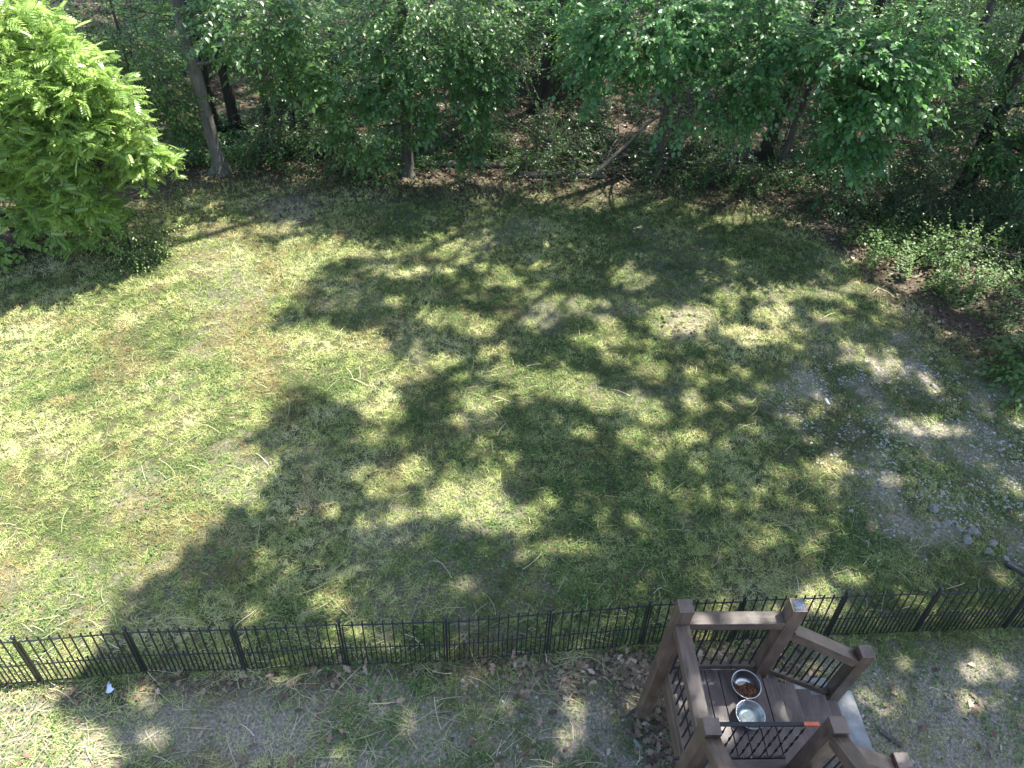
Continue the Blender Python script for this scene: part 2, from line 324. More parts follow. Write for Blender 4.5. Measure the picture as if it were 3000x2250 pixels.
def lit_at(x, y):
    wx = x + 0.55 * (fbm(x * 1.6, y * 1.6, 4) - 0.5) * 2; wy = y + 0.55 * (fbm(x * 1.6 + 40, y * 1.6 + 7, 4) - 0.5) * 2
    L = inside(POLY, wx, wy) | inside(LAWN_LEFT, wx, wy) | ((x < -11) & (y < 14.5))
    ex = x + 0.14 * (fbm(x * 3 + 3, y * 3, 2) - 0.5) * 2; ey = y + 0.14 * (fbm(x * 3 + 50, y * 3 + 7, 2) - 0.5) * 2
    for i in range(len(LITA)):
        a = LITA[i]
        L |= ((ex - a[0]) / (a[2] * 1.02 + 0.05)) ** 2 + ((ey - a[1]) / (a[3] * 1.02 + 0.045)) ** 2 < 1
    fk = fbm(x * 2.3 + 71, y * 2.7 + 13, 3)
    L |= (fk > 0.735) & (x > -4) & (y < 16.5) & (y > 4.2)
    fl = fbm(x * 1.7, y * 2.2, 3) + 0.12 * (vnoise(x * 5, y * 6) - 0.5)
    L |= (fl > 0.612) & ~lawn_in(x, y) & (y > 14.2)
    return L

# ------------------------------------------------------------------ leaf templates (length along +x, face up +z)
def T(v, f): return np.array(v, np.float32), np.array(f, np.int32)
LEAF_QUAD = T([(0, 0, 0), (0.45, 0.33, 0.07), (1, 0, -0.1), (0.45, -0.33, 0.07)], [(0, 2, 1), (0, 3, 2)])
LEAF_OVATE = T([(0, 0, 0), (0.22, 0.30, 0.06), (0.55, 0.33, 0.07), (1.0, 0, -0.16), (0.55, -0.33, 0.07), (0.22, -0.30, 0.06), (0.5, 0, -0.02)],
               [(0, 6, 1), (1, 6, 2), (2, 6, 3), (3, 6, 4), (4, 6, 5), (5, 6, 0)])
LEAF_SMALL = T([(0, 0, 0), (0.36, 0.31, 0.07), (1.0, 0, -0.14), (0.36, -0.31, 0.07), (0.42, 0, -0.02)], [(0, 4, 1), (1, 4, 2), (2, 4, 3), (3, 4, 0)])
LEAF_OAK = T([(0, 0, 0), (0.2, 0, 0), (0.42, 0, 0), (0.66, 0, -0.03), (1.0, 0, -0.12),
              (0.30, 0.22, 0.05), (0.56, 0.36, 0.06), (0.82, 0.25, 0.0), (0.30, -0.22, 0.05), (0.56, -0.36, 0.06), (0.82, -0.25, 0.0)],
             [(0, 1, 5), (1, 2, 5), (1, 2, 6), (2, 3, 6), (2, 3, 7), (3, 4, 7), (0, 8, 1), (1, 8, 2), (1, 9, 2), (2, 9, 3), (2, 10, 3), (3, 10, 4)])
def frond_template(pairs=6, L=1.0, droop=0.28, lw=0.070, ll=0.36):
    v = []; f = []
    for i in range(pairs * 2 + 1):
        s = 0.18 + 0.8 * (i // 2) / pairs if i < pairs * 2 else 0.97
        b = np.array([s * L, 0, -droop * s * s])
        side = (1 if i % 2 else -1) if i < pairs * 2 else 0
        taper = 0.75 + 0.5 * math.sin(math.pi * min(1, s)) ** 1 * 0.6
        d = np.array([0.45, side * 0.9, -0.25 - 0.3 * s]) if side else np.array([1, 0, -0.6])
        d = d / np.linalg.norm(d) * ll * taper
        w = np.array([1.0, -side * 0.5, 0]) if side else np.array([0, 1.0, 0]); w = w / np.linalg.norm(w) * lw * taper
        k = len(v)
        v += [b, b + d * 0.45 + w + (0, 0, 0.02), b + d, b + d * 0.45 - w + (0, 0, 0.02)]
        f += [(k, k + 2, k + 1), (k, k + 3, k + 2)]
    k = len(v)
    v += [np.array([0, 0.008, 0]), np.array([0, -0.008, 0]), np.array([0.5, 0, -droop * 0.25]), np.array([0.97, 0, -droop * 0.94])]
    f += [(k, k + 1, k + 2), (k + 1, k + 3, k + 2)]
    return T(v, f)
FROND = frond_template()
LEAF_TRI = T([(0, -0.5, 0), (0, 0.5, 0), (1, 0, 0)], [(0, 1, 2)])

def frames(d, upv):
    x = d / (np.linalg.norm(d, axis=1)[:, None] + 1e-9)
    z = upv - x * np.sum(upv * x, axis=1)[:, None]; z /= np.linalg.norm(z, axis=1)[:, None] + 1e-9
    y = np.cross(z, x)
    return x, y, z
def scatter(acc, tmpl, pos, d, upv, sc, tint, wid=None):
    v, f = tmpl; n = len(pos)
    if n == 0: return
    x, y, z = frames(np.asarray(d, float), np.asarray(upv, float)); sc = np.asarray(sc, float).reshape(-1, 1, 1) * np.ones((n, 1, 1))
    w = sc if wid is None else np.asarray(wid, float).reshape(-1, 1, 1) * np.ones((n, 1, 1))
    V = np.asarray(pos, float)[:, None, :] + sc * v[None, :, 0:1] * x[:, None, :] + w * v[None, :, 1:2] * y[:, None, :] + sc * v[None, :, 2:3] * z[:, None, :]
    F = (f[None] + (np.arange(n) * len(v))[:, None, None]).reshape(-1, 3)
    t = np.asarray(tint, float).reshape(n, -1)
    if t.shape[1] == 1: t = np.concatenate([t, rng.random((n, 1)), rng.random((n, 1))], axis=1)
    acc.add(V.reshape(-1, 3), F, np.repeat(t, len(v), axis=0))

def rand_dirs(n, flat=0.35, r=None):
    r = r or rng
    a = r.uniform(0, 2 * np.pi, n); return np.stack([np.cos(a), np.sin(a), r.normal(0, flat, n)], 1)

# ------------------------------------------------------------------ GROUND: one sheet, finer where the camera looks
def build_ground():
    xs = np.concatenate([[-220, -120, -70, -45, -32, -26, -22], np.arange(-18, 18.01, 0.125), [20, 23, 27, 33, 45, 70, 120, 220]])
    ys = np.concatenate([[-150, -60, -25, -8, -2], np.arange(1, 21.01, 0.125), np.arange(21.5, 34, 0.5), [36, 40, 48, 60, 90, 140, 220]])
    X, Y = np.meshgrid(xs, ys); Z = hz(X, Y)
    nx, ny = len(xs), len(ys)
    fine = (np.abs(X) < 18) & (Y > 1) & (Y < 21)
    Z = Z + fine * 0.02 * (fbm(X * 3, Y * 3, 3) - 0.5)
    V = np.stack([X, Y, Z], -1).reshape(-1, 3)
    i = np.arange(ny - 1)[:, None] * nx + np.arange(nx - 1)[None, :]
    Q = np.stack([i, i + 1, i + nx + 1, i + nx], -1).reshape(-1, 4)
    m = region_masks(V[:, 0], V[:, 1])
    mt, nt, b, out = nmat('ground_soil')
    at = N(nt, 'ShaderNodeAttribute'); at.attribute_name = 'tint'
    sp = N(nt, 'ShaderNodeSeparateColor'); nt.links.new(at.outputs['Color'], sp.inputs[0])
    P = N(nt, 'ShaderNodeNewGeometry').outputs['Position']
    n1 = noise(nt, P, 2.2, 8, 0.65); n2 = noise(nt, P, 28, 6, 0.7); n3 = noise(nt, P, 9, 5, 0.6, 0.8)
    n4 = noise(nt, P, 75, 4, 0.7); nm = N(nt, 'ShaderNodeMath', operation='MULTIPLY_ADD'); nt.links.new(n4, nm.inputs[0]); nm.inputs[1].default_value = 0.5; nt.links.new(n2, nm.inputs[2])
    soil = ramp(nt, nm.outputs[0], [(0.5, (0.05, 0.042, 0.031)), (0.68, (0.16, 0.138, 0.105)), (0.82, (0.27, 0.24, 0.19)), (0.98, (0.44, 0.40, 0.33))]).outputs[0]
    thatch = ramp(nt, n2, [(0.3, (0.030, 0.028, 0.015)), (0.5, (0.09, 0.082, 0.042)), (0.72, (0.24, 0.215, 0.115))]).outputs[0]
    green = ramp(nt, n3, [(0.3, (0.022, 0.032, 0.012)), (0.7, (0.075, 0.09, 0.032))]).outputs[0]
    lit = ramp(nt, n2, [(0.3, (0.022, 0.018, 0.013)), (0.5, (0.065, 0.050, 0.036)), (0.72, (0.20, 0.158, 0.115))]).outputs[0]
    f1 = ramp(nt, n1, [(0.40, (0, 0, 0)), (0.62, (1, 1, 1))]).outputs[0]
    turf = mix(nt, f1, thatch, green)
    a = mix(nt, sp.outputs[0], turf, soil)
    c = mix(nt, sp.outputs[1], a, lit)
    nt.links.new(c, b.inputs['Base Color']); b.inputs['Roughness'].default_value = 0.95; b.inputs['Specular IOR Level'].default_value = 0.15
    bump(nt, n2, b, 0.8, 0.03)
    g = mesh_obj('ground', V, Q, mt, None, np.stack([m['bare'], m['litter'], m['gravel']], 1), True)
    g['kind'] = 'structure'
    return g

GRAVEL = [(5.2, 8.4), (6.0, 9.6), (7.4, 10.4), (8.6, 10.3), (9.83, 9.3), (11.5, 8), (11, 5.2), (9, 5.0), (7.9, 5.2), (7.13, 5.6), (6.2, 5.4), (5.3, 6.2), (5.6, 7.2)]
def blur_in(poly, x, y, amp=0.5):
    s = 0
    for k in range(4):
        wx = x + amp * (fbm(x * 1.1 + 31 * k, y * 1.1, 3) - 0.5) * 2.4; wy = y + amp * (fbm(x * 1.1 + 11, y * 1.1 + 23 * k, 3) - 0.5) * 2.4
        s = s + inside(poly, wx, wy)
    return s / 4.0
def region_masks(x, y):
    lawn = blur_in(EDGE, x, y, 0.5)
    grav = blur_in(GRAVEL, x, y, 0.7)
    ef = 0.03 * x + 3.95                                    # fence line
    strip = 1 / (1 + np.exp((y - ef) * 9))                 # near side of the fence
    n = fbm(x * 0.8 + 9, y * 0.8, 4)
    bare = np.clip((n - 0.60) * 4, 0, 0.3)
    bare = np.maximum(bare, strip * np.clip(0.55 + 0.35 * np.clip((x + 3) / 5, -0.8, 1) + (fbm(x * 1.9, y * 1.9, 4) - 0.5) * 2.2, 0, 1))
    bare = np.maximum(bare, grav * np.clip(0.42 + (fbm(x * 1.9, y * 1.9, 4) - 0.5) * 3.2, 0, 0.95))
    for (cx, cy, r, k) in ((-4.5, 14.7, 0.85, 0.9), (3.9, 10.75, 0.6, 0.7), (1.2, 10.9, 0.5, 0.6), (0.9, 14.1, 0.5, 0.5), (5.9, 3.1, 1.2, 1.0), (7, 2.7, 1.0, .95), (5.2, 2.6, .8, .9), (-5, 6.6, .5, .4), (-2.6, 7.2, .4, .35)):
        d = np.hypot((x - cx), (y - cy)) / r + 0.5 * (fbm(x * 2, y * 2, 3) - 0.5)
        bare = np.maximum(bare, k * np.clip(1.5 - d * 1.2, 0, 1))
    litter = (1 - lawn)
    edge = blur_in([(p[0] * 1.0, p[1] - 0.9) for p in EDGE], x, y, 0.9)
    litter = np.maximum(litter, np.clip((1 - edge) * 0.75, 0, 1) * (y > 9))
    lp = blur_in([(0.2, 3.7), (0.6, 4.06), (2.3, 4.2), (4.2, 4.25), (4.0, 3.5), (2.3, 2.2), (1.9, 2.9), (1.6, 3.6)], x, y, 0.4)
    litter = np.maximum(litter, lp * 0.5)
    lp2 = blur_in([(9.0, 11.2), (9.5, 10.9), (10.2, 10.2), (10, 9.6), (9.4, 10.2)], x, y, 0.3)
    litter = np.maximum(litter, lp2)
    lp3 = blur_in([(-6, 3.75), (-1, 3.98), (0.5, 4.1), (0.4, 3.85), (-1, 3.75), (-6, 3.5)], x, y, 0.15)
    litter = np.maximum(litter, lp3 * 0.6)
    return dict(lawn=lawn, gravel=grav, bare=bare, litter=litter, strip=strip, leafpatch=np.maximum(np.maximum(lp, lp2), lp3 * 0.5))
ground = build_ground()

# ------------------------------------------------------------------ TURF: green tufts, clover and cut straw (uncountable: one object each)
def vis_points(n, y0, y1, far_pow=1.3, r=None):
    """random ground points in the area the lawn covers, denser near the house"""
    r = r or rng
    y = y0 + (y1 - y0) * r.random(n) ** far_pow
    half_l = 4.6 + 0.62 * y; half_r = 4.9 + 0.72 * y
    x = -half_l + (half_l + half_r) * r.random(n)
    return x, y

MAT['grass'] = tint_mat('grass_blade', [(0.0, (0.050, 0.085, 0.028)), (0.35, (0.115, 0.17, 0.05)), (0.55, (0.32, 0.37, 0.11)), (0.78, (0.47, 0.465, 0.20)), (1.0, (0.58, 0.55, 0.31))], 0.75, (0.3, 0.42, 0.08), 0.22, brown=(0.27, 0.155, 0.085))
MAT['straw'] = tint_mat('cut_straw', [(0.0, (0.15, 0.19, 0.09)), (0.4, (0.30, 0.32, 0.17)), (0.75, (0.45, 0.41, 0.24)), (1.0, (0.60, 0.55, 0.38))], 0.7)
MAT['clover'] = tint_mat('clover_leaf', [(0.0, (0.04, 0.085, 0.025)), (0.5, (0.09, 0.165, 0.045)), (1.0, (0.18, 0.27, 0.075))], 0.6, (0.25, 0.42, 0.06), 0.25)
MAT['dryleaf'] = tint_mat('dry_leaf', [(0.0, (0.045, 0.030, 0.020)), (0.4, (0.14, 0.094, 0.062)), (0.75, (0.27, 0.195, 0.135)), (1.0, (0.42, 0.33, 0.25))], 0.75, None, 0, 0.35, 0.5)

def build_turf():
    acc = Acc()
    n = 1700000
    x, y = vis_points(n, 1.6, 16.6, 1.25)
    m = region_masks(x, y)
    dens = np.clip(m['lawn'] * (1 - 0.72 * m['bare']) * (1 - 0.85 * m['litter']) * (1 - 0.25 * m['gravel']), 0, 1) * (1 - 0.42 * m['strip'])
    tuft = np.clip((fbm(x * 11 + 13, y * 11, 2) - 0.33) * 3.8, 0.10, 1.2)
    dens *= (0.6 + 0.6 * fbm(x * 2.2, y * 2.2, 3)) * tuft
    # not under the slab
    dens[(x > 3.4) & (x < 4.47) & (y > 2.0) & (y < 3.55)] = 0
    k = rng.random(n) < dens; x, y = x[k], y[k]; m = {a: b[k] for a, b in m.items()}
    n = len(x)
    gp = fbm(x * 0.7 + 3, y * 0.9 + 8, 5)                     # green against straw, metre scale
    gp2 = fbm(x * 1.7, y * 1.7 + 5, 3); uu = x * 0.9 + y * 0.42; vv = -x * 0.42 + y * 0.9 + 0.03 * x * x * 0.3; streak = fbm(uu * 0.8, vv * 3.6, 3); fine = fbm(x * 6, y * 6 + 3, 2)
    right_side = np.clip((x + 3.0) / 4.0, 0, 1)               # blades tinted greener, less straw and brown towards the right
    tint = 0.55 - 0.8 * (gp - 0.5) - 0.5 * (gp2 - 0.5) + 0.55 * (streak - 0.5) + 0.5 * (fine - 0.5) - 0.17 * right_side + rng.normal(0, 0.18, n)
    tint = np.clip(tint + 0.04, 0, 1)
    br = np.clip((fbm(x * 1.6 + 21, y * 1.9 + 50, 4) - 0.57) * 6, 0, 0.7) * (rng.random(n) < 0.6) * (1 - 0.5 * right_side)
    far = 1 + np.clip((y - 5) / 16, 0, 0.65)
    lay = rng.random(n) < 0.55
    el = np.where(lay, rng.uniform(0.02, 0.5, n), rng.uniform(0.45, 1.2, n))
    az = rng.uniform(0, 2 * np.pi, n)
    # mower swathes: clippings lie mostly across
    az = np.where(lay, az * 0.55 + 0.25 * np.pi * fbm(x * 0.3, y * 0.3, 2), az)
    d = np.stack([np.cos(az) * np.cos(el), np.sin(az) * np.cos(el), np.sin(el)], 1)
    L = np.where(lay, rng.uniform(0.03, 0.095, n), rng.uniform(0.035, 0.10, n) * (0.7 + 0.7 * fbm(x * 5, y * 5, 2))) * (0.85 + 0.25 * far)
    W = rng.uniform(0.0036, 0.0076, n) * far
    pos = np.stack([x, y, hz(x, y) + np.where(lay, rng.uniform(0.004, 0.035, n), 0.0)], 1)
    upv = np.stack([rng.normal(0, .3, n), rng.normal(0, .3, n), np.ones(n)], 1)
    upv = np.where(lay[:, None], upv, np.cross(d, rand_dirs(n, 0.1)))
    scatter(acc, LEAF_TRI, pos, d, upv, L, np.stack([tint, br, br], 1), W)
    # taller unmown blades left standing along the fence
    n = 9000; x = rng.uniform(-7.5, 8, n); ef = np.interp(x, [-7.5, -5.17, -2.82, -0.39, 2.04, 4.48, 8.1], [3.60, 3.77, 3.90, 3.98, 4.18, 4.29, 4.42]); y = ef + rng.normal(0.02, 0.05, n)
    k = rng.random(n) < np.clip((fbm(x * 2.1, y * 0 + 3, 3) - 0.35) * 4, 0.05, 1); x, y = x[k], y[k]; n = len(x)
    d = np.stack([rng.normal(0, .5, n), rng.normal(0, .5, n), np.ones(n)], 1)
    scatter(acc, LEAF_TRI, np.stack([x, y, hz(x, y)], 1), d, rand_dirs(n, .1), rng.uniform(.06, .2, n), np.stack([np.clip(rng.normal(.42, .2, n), 0, 1), np.zeros(n), np.zeros(n)], 1), rng.uniform(.004, .008, n))
    o = acc.build('grass', MAT['grass']); tag(o, kind='stuff', label='mown weedy grass mixed with dried clippings over the yard')
    # clover and small broad weeds in patches
    acc = Acc(); n = 110000
    x, y = vis_points(n, 1.8, 15.5, 1.35); m = region_masks(x, y)
    p = fbm(x * 0.9 + 60, y * 0.9 + 2, 4); dens = np.clip((p - 0.46) * 6, 0, 1) * m['lawn'] * (1 - 0.7 * m['bare']) * (1 - 0.8 * m['litter'])
    dens[(x > 3.4) & (x < 4.47) & (y > 2.0) & (y < 3.55)] = 0
    k = rng.random(n) < dens; x, y = x[k], y[k]; n = len(x)
    pos = np.stack([x, y, hz(x, y) + rng.uniform(0.015, 0.06, n)], 1)
    upv = np.stack([rng.normal(0, .35, n), rng.normal(0, .35, n), np.ones(n)], 1)
    scatter(acc, LEAF_QUAD, pos, rand_dirs(n, 0.2), upv, rng.uniform(0.022, 0.05, n), np.clip(rng.normal(0.5, 0.22, n), 0, 1))
    o = acc.build('clover', MAT['clover']); tag(o, kind='stuff', label='small clover and broad weeds growing in the grass')
    # long cut stalks lying about
    acc = Acc(); n = 10000
    x, y = vis_points(n, 2.0, 13, 1.9); m = region_masks(x, y)
    w = np.clip(fbm(x * 0.7 + 5, y * 0.7 + 77, 3) * 2.4 - 0.75, 0.05, 1) * m['lawn'] * (1 - 0.7 * m['gravel'])
    w *= np.where((y < 4.6) & (x < 1.2), 3.6, 0.5) * np.where((x > 2) & (y < 4.4), 0.06, 1)
    w[(x > 1.8) & (x < 4.5) & (y > 1.8) & (y < 3.6)] = 0
    k = rng.random(n) < w; x, y = x[k], y[k]; n = len(x)
    for i in range(n):
        L = rng.uniform(0.14, 0.55); a = rng.normal(0.35, 0.8); c = rng.normal(0, 0.5)
        s = np.linspace(-0.5, 0.5, 4); ang = a + c * s
        px = x[i] + np.cumsum(np.cos(ang)) * L / 4; py = y[i] + np.cumsum(np.sin(ang)) * L / 4
        z = hz(px, py) + 0.02 + rng.uniform(0, 0.035) + 0.012 * np.sin(np.arange(4) * 1.5)
        wd = rng.uniform(0.0014, 0.0032) * (1 + 0.05 * y[i]); nx_, ny_ = -np.sin(ang) * wd, np.cos(ang) * wd
        V = np.concatenate([np.stack([px + nx_, py + ny_, z], 1), np.stack([px - nx_, py - ny_, z + 0.002], 1)])
        F = quads_to_tris([(j, j + 1, 4 + j + 1, 4 + j) for j in range(3)])
        acc.add(V, F, np.tile([[np.clip(rng.normal(0.42, 0.25), 0, 1), 0.5, 0.5]], (8, 1)))
    o = acc.build('cut_stalks', MAT['straw']); tag(o, kind='stuff', label='long pale cut grass stalks lying on the grass')
build_turf()

# ------------------------------------------------------------------ LEAF LITTER: big dry oak leaves as pieces, the rest one mass
def build_litter():
    acc = Acc()
    n = 70000
    y = 1.6 + 27 * rng.random(n) ** 0.9; x = -(4.6 + 0.62 * y) + (9.5 + 1.34 * y) * rng.random(n)
    m = region_masks(x, y)
    dens = np.clip(m['litter'] * 1.0 + 0.10 * (y < 3.95), 0, 1) * (0.35 + 0.9 * fbm(x * 1.5, y * 1.5, 3))
    dens = np.maximum(dens, m['leafpatch'] * 0.5)
    dens = np.maximum(dens, 0.9 * (np.hypot(x + 4.5, y - 14.7) < 0.9) + 0.5 * (np.hypot(x - 3.9, y - 10.75) < .5))
    dens[(x > 3.4) & (x < 4.47) & (y > 2.0) & (y < 3.55)] = 0
    k = rng.random(n) < dens; x, y = x[k], y[k]; n = len(x)
    # extra near patch (seen large)
    n2 = 7000; x2 = rng.uniform(-0.1, 4.3, n2); y2 = rng.uniform(2.2, 4.25, n2); m2 = region_masks(x2, y2)
    k2 = rng.random(n2) < m2['leafpatch'] * np.clip((fbm(x2 * 2.4, y2 * 2.4, 3) - 0.34) * 3.2, 0.05, 1) * 0.8; x2, y2 = x2[k2], y2[k2]
    pos = np.stack([x, y, hz(x, y) + rng.uniform(0.01, 0.05, n)], 1)
    upv = np.stack([rng.normal(0, .45, n), rng.normal(0, .45, n), np.ones(n)], 1)
    sz = rng.uniform(0.07, 0.13, n); tt = np.clip(rng.normal(np.where(y > 6, 0.30, 0.5), 0.24, n), 0, 1)[:, None]; dd = rand_dirs(n, 0.25)  # farther leaves tinted darker: forest-floor shade put into their colour
    for sel, tm in ((y <= 6, LEAF_OAK), (y > 6, LEAF_QUAD)): scatter(acc, tm, pos[sel], dd[sel], upv[sel], sz[sel], tt[sel])
    near = np.stack([x2, y2], 1); rng.shuffle(near); near = near[:1500]
    big = near[:300]; rest = near[300:]
    n = len(rest); pos = np.stack([rest[:, 0], rest[:, 1], 0.008 + rng.uniform(0.0, 0.022, n)], 1)
    upv = np.stack([rng.normal(0, .22, n), rng.normal(0, .22, n), np.ones(n)], 1)
    scatter(acc, LEAF_OAK, pos, rand_dirs(n, 0.12), upv, rng.uniform(0.04, 0.12, n), np.clip(rng.normal(0.55, 0.24, n), 0, 1))
    o = acc.build('leaf_litter', MAT['dryleaf']); tag(o, kind='stuff', label='brown dry oak leaves fallen along the fence and under the trees')
    v, f = LEAF_OAK
    variants = []
    for i in range(8):
        vv = v.copy(); vv[:, 2] = vv[:, 2] * rng.uniform(0.5, 1.6) + 0.06 * np.sin(vv[:, 0] * rng.uniform(2, 5)) * rng.choice([-1, 1]); vv[:, 1] *= rng.uniform(0.8, 1.25)
        me = bpy.data.meshes.new('dry_leaf'); me.from_pydata(vv.tolist(), [], f.tolist()); me.materials.append(MAT['dryleaf'])
        a = me.attributes.new('tint', 'FLOAT_COLOR', 'POINT'); a.data.foreach_set('color', np.tile(np.array([rng.uniform(0.25, 0.85), .5, .5, 1], np.float32), len(vv)))
        variants.append(me)
    for i, (px, py) in enumerate(big):
        c = bpy.data.objects.new('dry_leaf', variants[i % 8]); C.objects.link(c); c.parent = o
        s = rng.uniform(0.055, 0.14)
        c.location = (px, py, 0.012 + rng.uniform(0, 0.022)); c.rotation_euler = (rng.normal(0, .14), rng.normal(0, .14), rng.uniform(0, 6.28)); c.scale = (s, s, s)
build_litter()

# ------------------------------------------------------------------ STONES
def stone_mesh(name, seed, sub=1, squash=0.6):
    r = np.random.default_rng(seed); bm = bmesh.new(); bmesh.ops.create_icosphere(bm, subdivisions=sub, radius=1.0)
    ax = r.normal(0, 1, (7, 3)); ax /= np.linalg.norm(ax, axis=1)[:, None]; cut = r.uniform(0.4, 0.75, 7)
    for vtx in bm.verts:
        p = np.array(vtx.co)
        for a, c in zip(ax, cut):
            d = p @ a
            if d > c: p = p - a * (d - c)
        p *= 1 + r.normal(0, 0.05); p[2] *= squash
        vtx.co = p
    me = bpy.data.meshes.new(name); bm.to_mesh(me); bm.free(); me.materials.append(MAT['rock'] if name == 'rock' else MAT['stone']); return me
STONES = [stone_mesh('stone', 100 + i, 1) for i in range(8)]
ROCKS = [stone_mesh('rock', 200 + i, 2, 0.7) for i in range(6)]
def build_gravel():
    n = 20000
    x = rng.uniform(4.6, 11.8, n); y = rng.uniform(4.9, 10.6, n)
    m = region_masks(x, y); w = m['gravel'] * (0.04 + 0.75 * np.clip(fbm(x * 1.4, y * 1.4, 3) * 2.6 - 0.95, 0, 1))
    w += 0.5 * np.exp(-((x - 6.9 - 0.15 * (7 - y)) / 0.55) ** 2) * (y < 8.2) * (y > 5.8)
    k = rng.random(n) < w; x, y = x[k], y[k]
    xs = rng.uniform(-1.5, 7, 420); ys = rng.uniform(2.1, 3.9, 420)
    ok = ~((xs > 1.7) & (xs < 4.5) & (ys < 3.6)); xs, ys = xs[ok], ys[ok]
    s = np.clip(rng.lognormal(-4.12, 0.42, len(x)), 0.007, 0.045); ss = np.clip(rng.lognormal(-4.2, 0.4, len(xs)), 0.008, 0.03)
    x = np.concatenate([x, xs]); y = np.concatenate([y, ys]); s = np.concatenate([s, ss])
    o = np.argsort(-s); x, y, s = x[o], y[o], s[o]
    acc = Acc()
    oct_v = np.array([(1, 0, 0), (0, 1, 0), (-1, 0, 0), (0, -1, 0), (0, 0, .6), (0, 0, -.6)], np.float32); oct_f = np.array([(0, 1, 4), (1, 2, 4), (2, 3, 4), (3, 0, 4)], np.int32)
    nb = len(x) - 300
    if nb > 0:
        xx, yy, sc = x[300:], y[300:], s[300:]
        jit = 1 + rng.normal(0, 0.25, (nb, 6, 1)); a = rng.uniform(0, 6.28, nb)
        V = oct_v[None] * jit * sc[:, None, None]
        ca, sa = np.cos(a)[:, None], np.sin(a)[:, None]
        V = np.stack([V[..., 0] * ca - V[..., 1] * sa, V[..., 0] * sa + V[..., 1] * ca, V[..., 2]], -1) + np.stack([xx, yy, hz(xx, yy) + rng.uniform(-0.004, 0.004, nb)], -1)[:, None, :]
        acc.add(V.reshape(-1, 3), (oct_f[None] + (np.arange(nb) * 6)[:, None, None]).reshape(-1, 3))
    g = acc.build('gravel', MAT['stone']); tag(g, kind='stuff', label='pale broken stones strewn over the bare ground')
    for i in range(min(300, len(x))):
        c = bpy.data.objects.new('stone', STONES[i % 8]); C.objects.link(c); c.parent = g
        c.location = (x[i], y[i], float(hz(x[i], y[i])) + s[i] * rng.uniform(-0.1, 0.25)); c.rotation_euler = (rng.normal(0, .2), rng.normal(0, .2), rng.uniform(0, 6.28))
        c.scale = (s[i] * rng.uniform(.9, 1.5), s[i] * rng.uniform(.7, 1.1), s[i] * rng.uniform(.6, 1))
build_gravel()
def rock(px, py, s, label, group=None, i=0, tone=None):
    o = bpy.data.objects.new('rock', ROCKS[i % 6]); C.objects.link(o)
    s *= 0.85; o.location = (px, py, float(hz(px, py)) + s * 0.12); o.rotation_euler = (0.1 + 0.2 * math.sin(i * 3 + px), 0.25 * math.cos(i * 5 + py), i * 1.7 + px); o.scale = (s * 1.2, s * 0.85, s * 0.8)
    return tag(o, label, 'rock', group)
rock(7.09, 5.76, 0.13, 'largest pale rock in the broken row of stones at the gravel edge', 'row of rocks beside the gravel', 0)
rock(7.24, 5.86, 0.12, 'grey flat rock touching the far side of the largest rock', 'row of rocks beside the gravel', 1)
rock(7.04, 5.93, 0.09, 'small grey rock just behind the largest rock in the row', 'row of rocks beside the gravel', 2)
rock(6.93, 6.05, 0.08, 'middle rock of three white stones lying up the slope from the largest rock', 'row of rocks beside the gravel', 3)
rock(6.75, 6.0, 0.08, 'elongated white stone heading the row of rocks on its lawn side', 'row of rocks beside the gravel', 4)
rock(7.40, 5.66, 0.10, 'round pale rock alone between the largest rock and the drain pipe', 'row of rocks beside the gravel', 5)
rock(7.30, 5.53, 0.09, 'dull grey rock in the grass below the round pale rock', 'row of rocks beside the gravel', 1)
rock(7.46, 5.42, 0.09, 'brownish rock closest to the open end of the drain pipe', 'row of rocks beside the gravel', 2)
rock(7.58, 5.47, 0.07, 'pointed brown stone at the end of the row of rocks', 'row of rocks beside the gravel', 3)
rock(6.84, 6.30, 0.11, 'flat white slab of stone standing out in the gravel', None, 4)
rock(8.08, 8.95, 0.09, 'white stone far up the gravel under the shrubs', None, 2)
rock(0.52, 3.32, 0.055, 'single cream stone on the bare ground left of the deck', None, 5)
rock(0.17, 3.72, 0.045, 'whitish stone near the fence left of the deck', None, 0)
rock(-0.29, 3.10, 0.045, 'whitish stone of a pair in trampled grass, the one closer to the deck', 'pair of whitish stones', 3)
rock(-0.46, 3.07, 0.04, 'whitish stone of a pair in trampled grass, the one farther from the deck', 'pair of whitish stones', 1)
rock(-0.40, 2.88, 0.06, 'flat tan stone lying below the pair of whitish stones', None, 2)
rock(-0.73, 2.89, 0.05, 'grey lump of stone left of the flat tan stone', None, 4)
rock(1.83, 2.98, 0.085, 'round brown rock among dry leaves beside the deck post', None, 0)
rock(1.83, 2.76, 0.055, 'pale tan stone of the two beside the gate bar end', 'two tan stones by the deck', 5)
rock(1.76, 2.80, 0.05, 'duller stone of the two beside the gate bar end', 'two tan stones by the deck', 3)
rock(5.51, 3.42, 0.06, 'angular white stone on the bare path right of the slab', None, 1)
rock(5.33, 3.20, 0.04, 'white pebble on the bare path, lying against a tan pebble', None, 2)
rock(5.40, 3.17, 0.045, 'tan pebble on the bare path, lying against a white pebble', None, 4)
rock(5.52, 2.98, 0.05, 'grey flat stone on the bare path nearest the stair post', None, 5)

